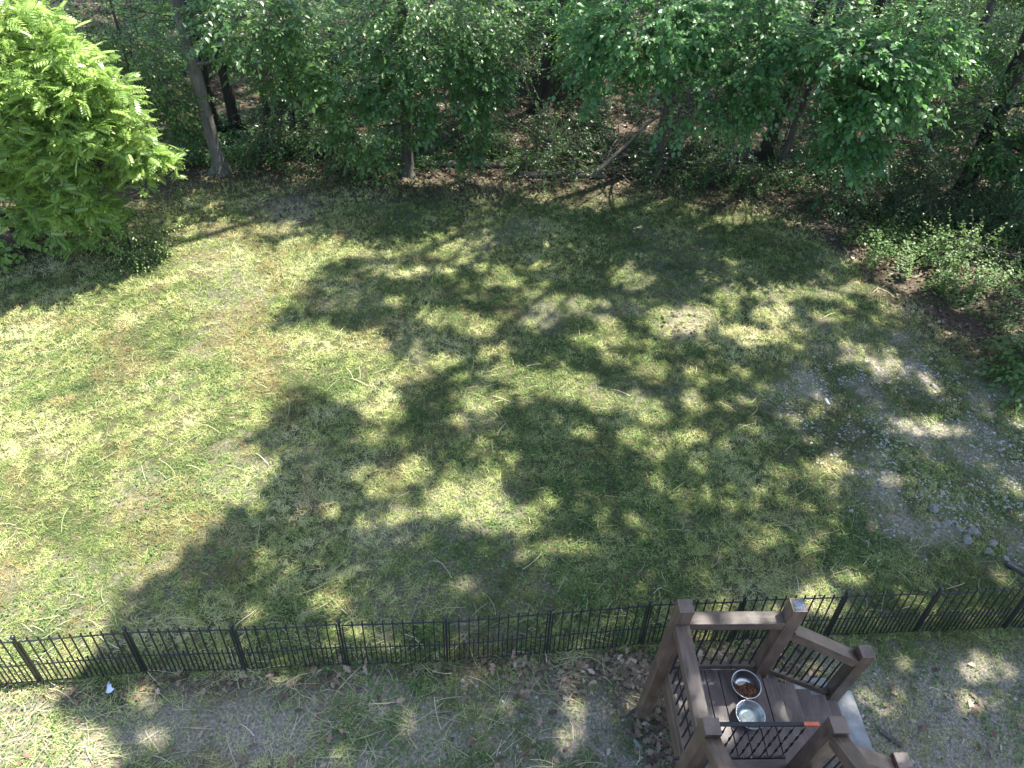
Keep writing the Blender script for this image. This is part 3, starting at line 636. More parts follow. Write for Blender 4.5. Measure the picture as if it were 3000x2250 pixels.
# ------------------------------------------------------------------ FENCE
def bevel_box(name, L, W, H, b, mat, seg=1):
    bm = bmesh.new(); bmesh.ops.create_cube(bm, size=1.0)
    bmesh.ops.scale(bm, vec=(L, W, H), verts=bm.verts)
    if b > 0: bmesh.ops.bevel(bm, geom=list(bm.edges), offset=b, segments=seg, affect='EDGES', profile=0.6)
    me = bpy.data.meshes.new(name); bm.to_mesh(me); bm.free(); me.materials.append(mat); return me
_cache = {}
def piece(name, a, b, W, H, mat, parent, roll=None, bev=0.004, seg=1, label=None):
    """straight bar from a to b (world), width W (sideways), height H (upwards)"""
    a = Vector(a); b = Vector(b); d = b - a; L = d.length
    key = (name, round(L, 4), W, H, mat.name, bev)
    me = _cache.get(key) or bevel_box(name, L, W, H, bev, mat, seg); _cache[key] = me
    o = bpy.data.objects.new(name, me); C.objects.link(o)
    x = d.normalized(); ref = Vector(roll) if roll else (Vector((0, 0, 1)) if abs(x.z) < 0.95 else Vector((0, -1, 0)))
    y = ref.cross(x).normalized(); z = x.cross(y)
    m = Matrix((x, y, z)).transposed().to_4x4(); m.translation = (a + b) / 2
    o.matrix_basis = m; adopt(o, parent)
    if label: o['label'] = label
    return o

FB = [(-7.5, 3.60), (-6.35, 3.68), (-5.17, 3.77), (-4.00, 3.87), (-2.82, 3.90), (-1.62, 3.95), (-0.39, 3.98), (0.84, 4.08), (2.04, 4.18), (3.20, 4.23), (4.48, 4.29), (5.67, 4.33), (6.88, 4.37), (8.1, 4.42)]
fence = thing('metal_fence', (0.3, 4.03, 0), 'low black metal garden fence of thin pickets crossing the yard', 'fence')
LEAN = Vector((0, 0.115, 0.91)).normalized()
def picket_mesh(name, H, r, tip):
    # square bar with a small spear tip
    v, f = [], []
    for z, rr in ((0, r), (H - tip, r), (H - tip, r * 1.25), (H - tip * .45, r * 1.2), (H, r * 0.15)):
        v += [(-rr, -rr, z), (rr, -rr, z), (rr, rr, z), (-rr, rr, z)]
    for i in range(4):
        for j in range(4): f.append((i * 4 + j, i * 4 + (j + 1) % 4, i * 4 + 4 + (j + 1) % 4, i * 4 + 4 + j))
    f.append((16, 17, 18, 19))
    me = bpy.data.meshes.new(name); me.from_pydata(v, [], f); me.materials.append(MAT['fence']); return me
TALL = picket_mesh('picket', 0.88, 0.0063, 0.045); SHORT = picket_mesh('short_picket', 0.44, 0.0056, 0.04); POSTM = picket_mesh('fence_post', 0.89, 0.0115, 0.004)
bm = bmesh.new(); bmesh.ops.create_uvsphere(bm, u_segments=12, v_segments=8, radius=0.029); BALL = bpy.data.meshes.new('ball_finial'); bm.to_mesh(BALL); bm.free()
BALL.materials.append(MAT['fence']); BALL.polygons.foreach_set('use_smooth', [True] * len(BALL.polygons))
LEANROT = Vector((0, 0, 1)).rotation_difference(LEAN).to_matrix().to_4x4()
def lean_pt(p, h): return Vector((p[0], p[1], float(hz(p[0], p[1])))) + LEAN * h
def stand(name, me, p, parent, h=0.0, yaw=0.0):
    o = bpy.data.objects.new(name, me); C.objects.link(o)
    o.matrix_basis = Matrix.Translation(lean_pt(p, h)) @ LEANROT @ Matrix.Rotation(yaw, 4, 'Z'); adopt(o, parent); return o
r2 = np.random.default_rng(3)
for i, p in enumerate(FB):
    po = stand('fence_post', POSTM, p, fence)
    stand('ball_finial', BALL, p, po, 0.912)
for i in range(len(FB) - 1):
    p, q = np.array(FB[i]), np.array(FB[i + 1]); d = q - p; L = np.linalg.norm(d); u = d / L; yaw = math.atan2(u[1], u[0])
    a, b = p + u * 0.032, q - u * 0.032
    dz = r2.normal(0, 0.008)
    pan = piece('fence_panel', lean_pt(a, 0.825 + dz), lean_pt(b, 0.825 - dz), 0.014, 0.014, MAT['fence'], fence, LEAN, 0.001)     # its top rail carries the pickets
    piece('rail', lean_pt(a, 0.375 + dz), lean_pt(b, 0.375 - dz), 0.0125, 0.0125, MAT['fence'], pan, LEAN, 0.001)
    piece('rail', lean_pt(a, 0.045), lean_pt(b, 0.045), 0.0125, 0.0125, MAT['fence'], pan, LEAN, 0.001)
    for e in (a, b): piece('end_bar', lean_pt(e, 0.0), lean_pt(e, 0.83), 0.015, 0.015, MAT['fence'], pan, (u[1], -u[0], 0), 0.001)
    for k in range(1, 10):
        stand('picket', TALL, a + (b - a) * (k + r2.normal(0, .025)) / 10, pan, 0.02 + dz * (1 - k / 5) + r2.normal(0, .003), yaw + r2.normal(0, .1))
    for k in range(10): stand('short_picket', SHORT, a + (b - a) * (k + 0.5) / 10, pan, 0.02 + dz * (1 - k / 5), yaw)

# ------------------------------------------------------------------ DECK LANDING WITH TWO FLIGHTS
W_, B_ = MAT['wood'], MAT['board']
deck = thing('wooden_deck', (2.5, 2.8, 0), 'dark brown timber stair landing with railings and metal balusters above the yard', 'deck')
DZ = 1.177
X0, X1, Y0, Y1 = 1.94, 3.02, 2.26, 3.35
def post(x, y, z0, z1, label=None): return piece('post', (x, y, z0), (x, y, z1), 0.14, 0.14, W_, deck, (0, -1, 0), 0.005, 2, label)
post(X0, Y1, -0.05, 2.503); mid = post(X1, Y1, -0.05, 2.503, 'post with a pale grey patch of dried glue on its sawn top')
post(X0, Y0, -0.05, 2.503); post(X1, Y0, -0.05, 2.503)
post(4.055, Y1, 0.421, 1.55); post(3.985, Y0 + 0.03, 0.421, 1.55)
# glue patch and remains of a cap
m_, nt, b_, o_ = nmat('dried_glue'); co = objco(nt); f_ = noise(nt, co, 38, 5, 0.6, 1.4)
r_ = ramp(nt, f_, [(0.38, (0.06, 0.075, 0.10)), (0.52, (0.15, 0.175, 0.215)), (0.66, (0.27, 0.28, 0.28))]); nt.links.new(r_.outputs[0], b_.inputs['Base Color']); b_.inputs['Roughness'].default_value = 0.5; bump(nt, f_, b_, 0.8, 0.004)
piece('glue_patch', (X1 - 0.045, Y1 + 0.002, 2.5055), (X1 + 0.055, Y1 + 0.002, 2.5055), 0.105, 0.005, m_, mid, None, 0.0015)
MAT['glue_y'] = plain('yellow_glue', (0.34, 0.26, 0.10), 0.5, 0, 0.4, 60, 0.4)
piece('glue_bead', (X1 - 0.066, Y1 + 0.066, 2.5045), (X1 + 0.066, Y1 + 0.066, 2.5045), 0.008, 0.004, MAT['glue_y'], mid, None, 0.001)
piece('glue_bead', (X1 - 0.063, Y1 - 0.064, 2.5045), (X1 - 0.063, Y1 + 0.060, 2.5045), 0.010, 0.004, MAT['glue_y'], mid, None, 0.001)
piece('glue_bead', (X1 - 0.056, Y1 - 0.064, 2.5045), (X1 + 0.066, Y1 - 0.064, 2.5045), 0.006, 0.004, MAT['glue_y'], mid, None, 0.001)
RT = 2.272
piece('top_rail', (X0 + 0.072, Y1, RT - 0.058), (X1 - 0.072, Y1, RT - 0.058), 0.138, 0.115, W_, deck, None, 0.006, 2)
piece('top_rail', (X0, Y0 + 0.072, RT - 0.06), (X0, Y1 - 0.072, RT - 0.06), 0.138, 0.115, W_, deck, None, 0.006, 2)
piece('bottom_rail', (X0 + 0.072, Y1 + 0.0, 1.25), (X1 - 0.072, Y1 + 0.0, 1.25), 0.055, 0.07, W_, deck, None, 0.004)
piece('bottom_rail', (2.013, Y0 + 0.072, 1.232), (2.013, Y1 - 0.03, 1.232), 0.045, 0.105, W_, deck, None, 0.004)
def bal(x, y, z0, z1, s=0.0165): return piece('baluster', (x, y, z0), (x, y, z1), s, s, MAT['iron'], deck, (0, -1, 0), 0.003)
for k in range(9): bal(2.05 + 0.1030 * k, Y1 + 0.002, 1.283, 2.16)
for k in range(9): bal(2.008, 2.40 + 0.1065 * k, 1.283, 2.165)
# deck boards
gx = [1.990, 2.115, 2.263, 2.410, 2.558, 2.706, 2.853, 3.012]
for i in range(7):
    piece('deck_board', ((gx[i] + gx[i + 1]) / 2, 2.20, DZ - 0.014), ((gx[i] + gx[i + 1]) / 2, 3.335, DZ - 0.014 - 0.001 * (i % 2)), gx[i + 1] - gx[i] - 0.008, 0.028, B_, deck, None, 0.0035)
SCREW = lathe_mesh = None
bm = bmesh.new(); bmesh.ops.create_cone(bm, segments=8, radius1=0.0045, radius2=0.004, depth=0.002, cap_ends=True); SCREW = bpy.data.meshes.new('screw'); bm.to_mesh(SCREW); bm.free(); SCREW.materials.append(MAT['iron'])
for i in range(7):
    for yy in (2.42, 2.86, 3.30):
        for fx in (0.25, 0.75):
            o = bpy.data.objects.new('screw', SCREW); C.objects.link(o); o.location = (gx[i] + (gx[i + 1] - gx[i]) * fx, yy, DZ + 0.0005); adopt(o, deck)
piece('rim_joist', (2.011, Y0 - 0.05, 1.02), (2.011, 3.335, 1.02), 0.038, 0.235, W_, deck, None, 0.003)
piece('rim_joist', (2.032, 3.314, 1.02), (2.948, 3.314, 1.02), 0.038, 0.235, W_, deck, None, 0.003)
piece('rim_joist', (2.99, Y0 + 0.072, 1.02), (2.99, 3.278, 1.02), 0.038, 0.235, W_, deck, None, 0.003)
for x in (2.27, 2.5, 2.74): piece('joist', (x, 2.25, 1.03), (x, 3.29, 1.03), 0.038, 0.20, W_, deck, None, 0.003)
# lower flight, going down to the right
piece('deck_board', (3.093, 2.37, DZ - 0.014), (3.093, 3.24, DZ - 0.014), 0.150, 0.028, B_, deck, None, 0.0035)
tx = [3.172, 3.395, 3.622, 3.850, 4.040]; tz = [1.05, 0.89, 0.73, 0.585]
for i in range(4):
    piece('stair_tread', ((tx[i] + tx[i + 1]) / 2 + 0.004, 2.365, tz[i] - 0.018), ((tx[i] + tx[i + 1]) / 2 + 0.004, 3.24, tz[i] - 0.018), tx[i + 1] - tx[i] - 0.004, 0.036, B_, deck, None, 0.006, 2)
    piece('stair_riser', (tx[i] - 0.03, 2.40, tz[i] + 0.045), (tx[i] - 0.03, 3.21, tz[i] + 0.045), 0.018, (DZ if i == 0 else tz[i - 1]) - tz[i] - 0.05, B_, deck, None, 0.002)
for y in (2.42, 3.19):
    piece('stringer', (3.02, y, 0.95), (4.00, y, 0.44), 0.038, 0.18, W_, deck, None, 0.003)
SL = (1.45 - 2.08) / (3.98 - 3.08)
def slope_rail(name, xa, xb, y, za, w, h): piece(name, (xa, y, za - h * 0.6), (xb, y, za + SL * (xb - xa) - h * 0.6), w, h, W_, deck, None, 0.006, 2)
slope_rail('top_rail', 3.085, 3.99, Y1, 2.078, 0.138, 0.115)
slope_rail('bottom_rail', 3.085, 3.99, Y1 - 0.002, 1.205, 0.05, 0.075)
for k in range(8):
    x = 3.18 + 0.0985 * k; bal(x, Y1, 1.175 + SL * (x - 3.08) - 0.02, 2.08 + SL * (x - 3.08) - 0.13)
slope_rail('top_rail', 3.085, 3.925, Y0 + 0.008, 2.07, 0.138, 0.115)
slope_rail('bottom_rail', 3.085, 3.925, Y0 + 0.006, 1.205, 0.05, 0.075)
for k in range(8):
    x = 3.17 + 0.097 * k; bal(x, Y0 + 0.008, 1.155 + SL * (x - 3.08), 2.07 + SL * (x - 3.08) - 0.13)
# upper flight, rising towards the house
uz = [1.358, 1.54, 1.72, 1.90, 2.08, 2.26]
for i, z in enumerate(uz):
    ya = 2.378 - 0.245 * i
    piece('stair_tread', (X0 + 0.075 if i == 0 else X0 - 0.02, ya - 0.13, z - 0.018), (X1 - 0.075 if i == 0 else X1 + 0.02, ya - 0.13, z - 0.018), 0.268, 0.036, B_, deck, None, 0.006, 2) if i else \
        piece('stair_tread', (X0 + 0.073, ya - 0.135, z - 0.018), (X1 - 0.073, ya - 0.135, z - 0.018), 0.268, 0.036, B_, deck, None, 0.006, 2)
    piece('stair_riser', (X0 + 0.08, ya - 0.035, z - 0.11), (X1 - 0.08, ya - 0.035, z - 0.11), 0.018, 0.14, B_, deck, None, 0.002)
for x in (X0 + 0.03, X1 - 0.03): piece('stringer', (x, 2.15, 1.30), (x, 0.9, 2.22), 0.038, 0.24, W_, deck, None, 0.003)
US = 0.70
for x in (X0, X1):
    piece('top_rail', (x, Y0 - 0.072, 2.43 - 0.06), (x, 0.95, 2.43 + US * 1.24 - 0.06), 0.138, 0.115, W_, deck, None, 0.006, 2)
    piece('bottom_rail', (x, Y0 - 0.072, 1.62), (x, 0.95, 1.62 + US * 1.24), 0.05, 0.075, W_, deck, None, 0.004)
    for k in range(11):
        y = 2.10 - 0.103 * k; bal(x, y, 1.64 + US * (2.19 - y), 2.34 + US * (2.19 - y))

# ------------------------------------------------------------------ METAL GATE RAILING LEANT ACROSS THE UPPER FLIGHT
gate = thing('metal_gate', (2.5, 2.43, 1.2), 'blue black metal railing panel with twisted bars and an orange end across the landing', 'gate')
GM = MAT['gate']
tb = piece('top_bar', (1.885, 2.432, 2.085), (2.915, 2.432, 2.055), 0.034, 0.026, GM, gate, None, 0.003)
piece('end_sleeve', (2.916, 2.432, 2.0555), (3.055, 2.432, 2.0515), 0.0345, 0.0265, MAT['orange'], tb, None, 0.003)
piece('hook', (1.885, 2.432, 2.115), (1.885, 2.432, 2.035), 0.012, 0.012, GM, tb, (0, -1, 0), 0.002)
piece('bottom_bar', (1.885, 2.432, 1.235), (3.0, 2.432, 1.235), 0.026, 0.026, GM, gate, None, 0.003)
def twisted_mesh(H, s=0.0055, turns=4.0, n=64):
    v, f = [], []
    for i in range(n + 1):
        t = i / n; env = 1.0 if 0.12 < t < 0.88 else 0.0
        ph = 2 * math.pi * turns * min(max((t - 0.12) / 0.76, 0), 1) * 0.5
        for j in range(4):
            a = ph + math.pi / 4 + j * math.pi / 2; rr = s * 1.35
            v.append((rr * math.cos(a) * (1.55 if j % 2 == 0 else 0.75) , rr * math.sin(a) * (1.55 if j % 2 == 0 else 0.75), t * H))
    for i in range(n):
        for j in range(4): f.append((i * 4 + j, i * 4 + (j + 1) % 4, i * 4 + 4 + (j + 1) % 4, i * 4 + 4 + j))
    me = bpy.data.meshes.new('twisted_baluster'); me.from_pydata(v, [], f); me.materials.append(GM); return me
TW = twisted_mesh(0.82)
for k in range(9):
    o = bpy.data.objects.new('twisted_baluster', TW); C.objects.link(o); o.location = (2.110 + 0.1055 * k, 2.432, 1.245); adopt(o, gate)

# ------------------------------------------------------------------ BOWLS
def lathe(name, prof, n, mat, parent=None, origin=(0, 0, 0)):
    p = np.array(prof, float); a = np.linspace(0, 2 * np.pi, n, endpoint=False)
    V = np.stack([p[:, None, 0] * np.cos(a), p[:, None, 0] * np.sin(a), np.repeat(p[:, 1:2], n, 1)], -1).reshape(-1, 3)
    q = []
    for i in range(len(p) - 1):
        for j in range(n): q.append((i * n + j, i * n + (j + 1) % n, (i + 1) * n + (j + 1) % n, (i + 1) * n + j))
    me = bpy.data.meshes.new(name); me.from_pydata(V.tolist(), [], q); me.materials.append(mat); me.polygons.foreach_set('use_smooth', [True] * len(me.polygons))
    o = bpy.data.objects.new(name, me); C.objects.link(o); o.location = origin; adopt(o, parent); return o
def bowl(loc, R, label):
    t = thing('dog_bowl', loc, label, 'bowl', 'steel dog bowls on the landing')
    H = 0.112; s = R / 0.155
    body = [(0.0, 0.006), (0.075 * s, 0.006), (0.092 * s, 0.009), (0.106 * s, 0.020), (0.120 * s, 0.045), (0.132 * s, 0.075), (0.1395 * s, 0.100), (0.1420 * s, 0.1085)]
    outer = [(0.1435 * s, 0.1085), (0.135 * s, 0.075), (0.122 * s, 0.042), (0.109 * s, 0.016), (0.098 * s, 0.0), (0.0, 0.0)]
    lathe('bowl_body', body[::-1][::-1], 64, MAT['steel'], t, loc)
    lathe('bowl_shell', outer, 64, MAT['steel'], t, loc)
    lathe('rim', [(0.1415 * s, 0.107), (0.145 * s, 0.1125), (0.151 * s, 0.1125), (0.155 * s, 0.108), (0.153 * s, 0.1045), (0.144 * s, 0.104)], 64, MAT['steel'], t, loc)
    return t
bf = bowl((2.785, 3.130, DZ + 0.001), 0.156, 'steel dog bowl half full of brown kibble on the landing')
bw = bowl((2.745, 2.822, DZ + 0.001), 0.150, 'steel dog bowl of water behind the orange ended metal railing')
def kibble():
    acc = Acc(); r = np.random.default_rng(8)
    bmk = bmesh.new(); bmesh.ops.create_icosphere(bmk, subdivisions=1, radius=1.0); v = np.array([q.co for q in bmk.verts]); f = np.array([[q.index for q in t.verts] for t in bmk.faces]); bmk.free()
    for k in range(900):
        while True:
            x, y = r.uniform(-.125, .125, 2)
            if math.hypot(x, y) < 0.122 and y < 0.030 + 0.022 * math.sin(x * 40) and y > -0.122: break
        rr = math.hypot(x, y)
        top = 0.066 - 0.40 * max(0, y - 0.0) - 0.05 * abs(x) / 0.12 * 0.3
        fl = 0.008 + max(0, (rr - 0.095)) * 1.6
        z = max(fl, r.uniform(0.3, 1.0) * max(top, fl + 0.004)); s = r.uniform(0.0058, 0.0085)
        A = np.linalg.qr(r.normal(0, 1, (3, 3)))[0]
        V = (v * np.array([s * 1.15, s, s * 0.6])) @ A.T + (x, y, z)
        acc.add(V, f, np.tile([[np.clip(r.normal(0.5 - 3.2 * y * 0.6, 0.22), 0, 1), .5, .5]], (len(v), 1)))
    # filler under the loose pieces
    o = acc.build('dog_kibble', tint_mat('kibble', [(0.0, (0.045, 0.016, 0.011)), (0.45, (0.12, 0.045, 0.025)), (0.75, (0.22, 0.10, 0.05)), (1.0, (0.36, 0.20, 0.10))], 0.8), None, None, False)
    o.location = (2.785, 3.130, DZ + 0.002); tag(o, 'heap of brown dry dog food in the farther steel bowl', 'dog food', None, 'stuff')
kibble()
mw = bpy.data.materials.new('water'); mw.use_nodes = True; nt = mw.node_tree; nt.nodes.remove(nt.nodes['Principled BSDF'])
gl = N(nt, 'ShaderNodeBsdfGlossy'); gl.inputs['Roughness'].default_value = 0.02; tp = N(nt, 'ShaderNodeBsdfTransparent'); tp.inputs['Color'].default_value = (0.90, 0.95, 0.93, 1)
fr = N(nt, 'ShaderNodeFresnel'); fr.inputs['IOR'].default_value = 1.33; ms = N(nt, 'ShaderNodeMixShader'); nt.links.new(fr.outputs[0], ms.inputs[0]); nt.links.new(tp.outputs[0], ms.inputs[1]); nt.links.new(gl.outputs[0], ms.inputs[2])
nt.links.new(ms.outputs[0], nt.nodes['Material Output'].inputs['Surface'])
wo = lathe('water', [(0.0, 0.055), (0.119, 0.055)], 48, mw, None, (2.745, 2.822, DZ + 0.002)); tag(wo, 'clear drinking water standing in the nearer steel bowl', 'water', None, 'stuff')
# pale mottled disc on the water bowl floor
ms_, nt, b_, o_ = nmat('pale_floor'); f_ = noise(nt, objco(nt), 30, 5, 0.65, 1.0); r_ = ramp(nt, f_, [(0.4, (0.72, 0.74, 0.72)), (0.6, (0.42, 0.42, 0.38))]); nt.links.new(r_.outputs[0], b_.inputs['Base Color']); b_.inputs['Roughness'].default_value = 0.5; b_.inputs['Metallic'].default_value = 0.4
lathe('floor_disc', [(0.0, 0.009), (0.072, 0.009)], 48, ms_, bw, (2.745, 2.822, DZ + 0.001))

# ------------------------------------------------------------------ SLAB, LITTER, OFFCUT, PIPE, TUBE
bm = bmesh.new(); bmesh.ops.create_cube(bm, size=1.0); bmesh.ops.scale(bm, vec=(0.74, 1.70, 0.46), verts=bm.verts); bmesh.ops.bevel(bm, geom=list(bm.edges), offset=0.012, segments=2, affect='EDGES')
me = bpy.data.meshes.new('concrete_slab'); bm.to_mesh(me); bm.free(); me.materials.append(MAT['concrete'])
o = bpy.data.objects.new('concrete_slab', me); C.objects.link(o); o.location = (3.97, 2.57, 0.19); tag(o, 'pale concrete slab at the foot of the wooden steps', 'slab')
piece('slab_ledge', (3.66, 3.50, 0.19), (4.09, 3.50, 0.19), 0.15, 0.44, MAT['concrete'], o, None, 0.012)
cl = plain('pale_blue_rag', (0.55, 0.60, 0.72), 0.8, 0, 0.08, 30)
out = [(-0.03, 0.075), (-0.012, 0.085), (-0.005, 0.055), (0.03, 0.045), (0.05, 0.0), (0.085, -0.008), (0.06, -0.055), (0.02, -0.058), (-0.025, -0.035), (-0.02, -0.005), (-0.035, 0.04)]
v = [(x, y, 0.035 + 0.022 * math.sin(17 * x + 9 * y) + 0.012 * math.sin(40 * x)) for x, y in out] + [(0.005, 0.0, 0.06)]
f = [(i, (i + 1) % len(out), len(out)) for i in range(len(out))]
me = bpy.data.meshes.new('paper_scrap'); me.from_pydata(v, [], f); me.materials.append(cl)
o = bpy.data.objects.new('paper_scrap', me); C.objects.link(o); o.location = (-4.36, 3.68, 0.0); o.modifiers.new('thickness', 'SOLIDIFY').thickness = 0.002; tag(o, 'torn pale blue scrap lying on leaves at the foot of the fence', 'litter')
po = piece('wood_offcut', (4.70, 3.12, 0.03), (4.90, 2.93, 0.03), 0.055, 0.035, MAT['deadwood'], None, None, 0.006); tag(po, 'weathered strip of wood lying on the grass beside the slab', 'wood')
n = 26; s = np.linspace(0, 1, n); path = np.stack([7.43 + 0.34 * s, 5.34 - 0.30 * s, 0.045 - 0.04 * s + 0 * s], 1); rad = 0.05 + 0.006 * (np.arange(n) % 2)
v, f = tube_arrays(path, rad, 12, False); o = mesh_obj('drain_pipe', v, f, MAT['iron']); tag(o, 'black corrugated drain pipe end poking out of the grass by the rocks', 'pipe')
v, f = tube_arrays(np.array([(0, 0, 0), (-0.02, 0.05, 0.01), (-0.03, 0.11, 0.02), (-0.035, 0.125, 0.02)]), [0.022, 0.022, 0.021, 0.010], 10, True)
o = mesh_obj('plastic_tube', v + np.array([6.01, 8.50, float(hz(6.01, 8.5)) + 0.03]), f, plain('white_plastic', (0.7, 0.7, 0.68), 0.4)); tag(o, 'small white plastic tube lying on the shaded grass', 'tube')

# ------------------------------------------------------------------ TREES
DENS = 3.5
def spray_lobe(acc, wood, c, r, n, tmpl, size, leaves=(7, 12), slen=(0.35, 0.7), r_=None, tip=0.5, droop=0.35, shell=0.45, base_tint=0.42):
    """fill an ellipsoid with leafy twigs: leaves alternate along each twig, held roughly level"""
    g = r_ or rng
    c = np.asarray(c, float); r = np.asarray(r, float)
    n = int(n * DENS)
    u = g.normal(0, 1, (n, 3)); u /= np.linalg.norm(u, axis=1)[:, None]
    rad = (shell ** 3 + (1 - shell ** 3) * g.random(n)) ** (1 / 3)
    # uneven outline: lobes bulge and thin out
    bul = 0.75 + 0.5 * fbm(u[:, 0] * 2.1 + c[0], u[:, 1] * 2.1 + u[:, 2] * 1.7 + c[1], 3)
    p0 = c + u * r * (rad * bul)[:, None]
    keep = fbm(p0[:, 0] * 1.5 + 7, p0[:, 2] * 1.9 + p0[:, 1] * 1.1, 3) > 0.40
    p0 = p0[keep]; u = u[keep]; n = len(p0)
    d = u * np.array([1, 1, 0.35]) + g.normal(0, 0.45, (n, 3)); d[:, 2] -= 0.15
    d /= np.linalg.norm(d, axis=1)[:, None]
    L = g.uniform(*slen, n)
    P, D, U, S, TT = [], [], [], [], []
    for i in range(n):
        k = g.integers(*leaves)
        s = np.linspace(0.05, 1, k)
        bend = np.stack([np.zeros(k), np.zeros(k), -droop * 0.5 * s ** 2], 1) * L[i]
        q = p0[i] + d[i] * (s * L[i])[:, None] + bend
        side = np.where(np.arange(k) % 2 == 0, 1.0, -1.0)[:, None]
        hor = np.cross(d[i], (0, 0, 1.0)); hor /= np.linalg.norm(hor) + 1e-9
        ld = d[i] * 0.75 + hor * side * 0.8 + g.normal(0, 0.25, (k, 3)); ld[:, 2] -= droop
        ld[-1] = d[i] + (0, 0, -droop)
        P.append(q); D.append(ld); U.append(np.stack([g.normal(0, .42, k), g.normal(0, .42, k), np.ones(k)], 1))
        S.append(size * g.uniform(0.65, 1.2, k) * (1 - 0.25 * s)); 
        TT.append(np.clip(base_tint + tip * 0.35 * s + g.normal(0, 0.15, k) + 0.18 * (g.random() - .5), 0, 1))
        if wood is not None:
            v, f = tube_arrays(np.stack([p0[i] - d[i] * 0.1, p0[i] + d[i] * L[i] * 0.5, q[-1]]), [0.006, 0.004, 0.002], 3, False); wood.add(v, f)
    if not P: return None
    P = np.concatenate(P); D = np.concatenate(D); U = np.concatenate(U); S = np.concatenate(S); TT = np.concatenate(TT)
    if acc is not None: scatter(acc, tmpl, P, D, U, S, TT[:, None])
    return P, D, U, S, TT

def trunk_at(t, z): return np.array([t['x'] + t['lean'][0] * z, t['y'] + t['lean'][1] * z, float(hz(t['x'], t['y'])) + z])

TREES = []
def tree(x, y, r, label, lean=(0, 0), h=11.0, bark='bark_dark', lobes=(), leaf='leaf_dark', tmpl=LEAF_OVATE, size=0.11, canopy=True, group=None, name='forest_tree', dens=1.0, **kw):
    if canopy: h = h + 6.5; lean = (lean[0] * 0.8, lean[1] * 0.8)
    TREES.append(dict(x=x, y=y, r=r, label=label, lean=lean, h=h, bark=bark, lobes=list(lobes), leaf=leaf, tmpl=tmpl, size=size, canopy=canopy, group=group, name=name, clumps=[], dens=dens, kw=kw))

tree(-6.48, 16.52, 0.150, 'pale grey trunk standing alone at the lawn edge beside the bright green tree', (-0.01, 0), 12, 'bark_pale',
     [((-5.0, 16.0, 3.7), (1.1, .9, .8), 60), ((-3.9, 16.3, 3.5), (1.0, .8, .8), 50), ((-6.0, 16.6, 3.9), (.9, .6, .5), 24), ((-4.6, 16.5, 2.5), (.7, .6, .5), 20)], 'leaf_mid', LEAF_OVATE, 0.17, base_tint=0.35)
tree(-7.08, 18.53, 0.13, 'dark trunk behind the pale one, bright tree side of a close pair', (0, 0), 12, 'bark_dark', [((-7.3, 18.2, 2.9), (1.0, .8, .7), 40)])
tree(-6.60, 18.55, 0.14, 'dark trunk behind the pale one, on the oak side of a close pair', (0.005, 0), 12, 'bark_dark', [((-5.9, 18.3, 2.7), (1.0, .8, .8), 40)])
tree(-5.79, 18.80, 0.085, 'slim grey trunk in shade between the dark pair of trunks and the bushy oak', (0, 0), 11, 'bark_grey', [((-4.9, 18.4, 2.2), (.9, .8, .8), 36)])
tree(-1.88, 16.49, 0.13, 'bushy oak with lobed leaves hanging to the ground midway along the lawn edge', (0.045, 0), 12, 'bark_grey',
     [((-1.14, 15.5, 2.9), (1.6, .9, 1.15), 185), ((-2.6, 15.8, 1.4), (.95, .7, .75), 85), ((-.38, 15.8, 1.35), (.6, .5, .55), 42), ((-.9, 15.5, 4.1), (1.9, 1.0, .8), 120), ((-3.0, 15.6, 2.5), (.8, .7, .7), 52), ((.1, 15.6, 3.1), (.7, .7, .7), 45)],
     'leaf_mid', LEAF_OAK, 0.165, name='oak_tree', leaves=(7, 11), slen=(0.3, 0.55), base_tint=0.5)
tree(-1.37, 17.34, 0.10, 'slender straight trunk rising behind the fallen log beside the bushy oak', (0, 0), 12, 'bark_grey', [((-1.6, 17.4, 3.4), (1.3, .8, .6), 40), ((0.6, 17.6, 2.6), (1.0, .7, .6), 40)])
tree(1.67, 20.40, 0.19, 'tall dark trunk rising behind the round bush', (0.10, 0), 12, 'bark_dark', [((1.2, 19.6, 2.6), (1.2, .9, .7), 50), ((2.8, 19.5, 2.6), (1.2, .9, .7), 50)])
tree(4.50, 17.28, 0.115, 'broad leaved tree with pale grey trunk standing in the brush pile', (0.0, -0.03), 12, 'bark_grey',
     [((3.15, 14.7, 4.0), (1.3, .9, .9), 105), ((4.3, 14.5, 3.15), (1.25, .8, .62), 80), ((2.5, 15.0, 3.2), (.7, .7, .6), 34), ((3.85, 14.3, 2.75), (.5, .45, .38), 20), ((1.9, 15.9, 4.2), (.8, .8, .7), 36), ((4.9, 15.2, 4.3), (1.2, .8, .7), 60)],
     'leaf_basswood', LEAF_OVATE, 0.16, name='basswood_tree', base_tint=0.42)
tree(6.20, 18.22, 0.06, 'thin dark sapling trunk between the brush pile and the thick black trunk', (0.12, 0), 9, 'bark_dark', [((6.3, 17.9, 2.4), (.9, .8, .6), 30)])
tree(6.56, 16.87, 0.095, 'grey trunk rooted in low shrubs just left of the thick black trunk', (-0.09, 0), 11, 'bark_grey', [((6.0, 16.6, 3.6), (1.0, .8, .7), 46)], 'leaf_basswood', LEAF_OVATE, 0.13)
tree(7.42, 17.66, 0.165, 'thick black trunk tilted sideways, showing under the broad leaves', (0.09, 0), 12, 'bark_dark', [((7.9, 17.0, 3.4), (1.2, .8, .7), 44)])
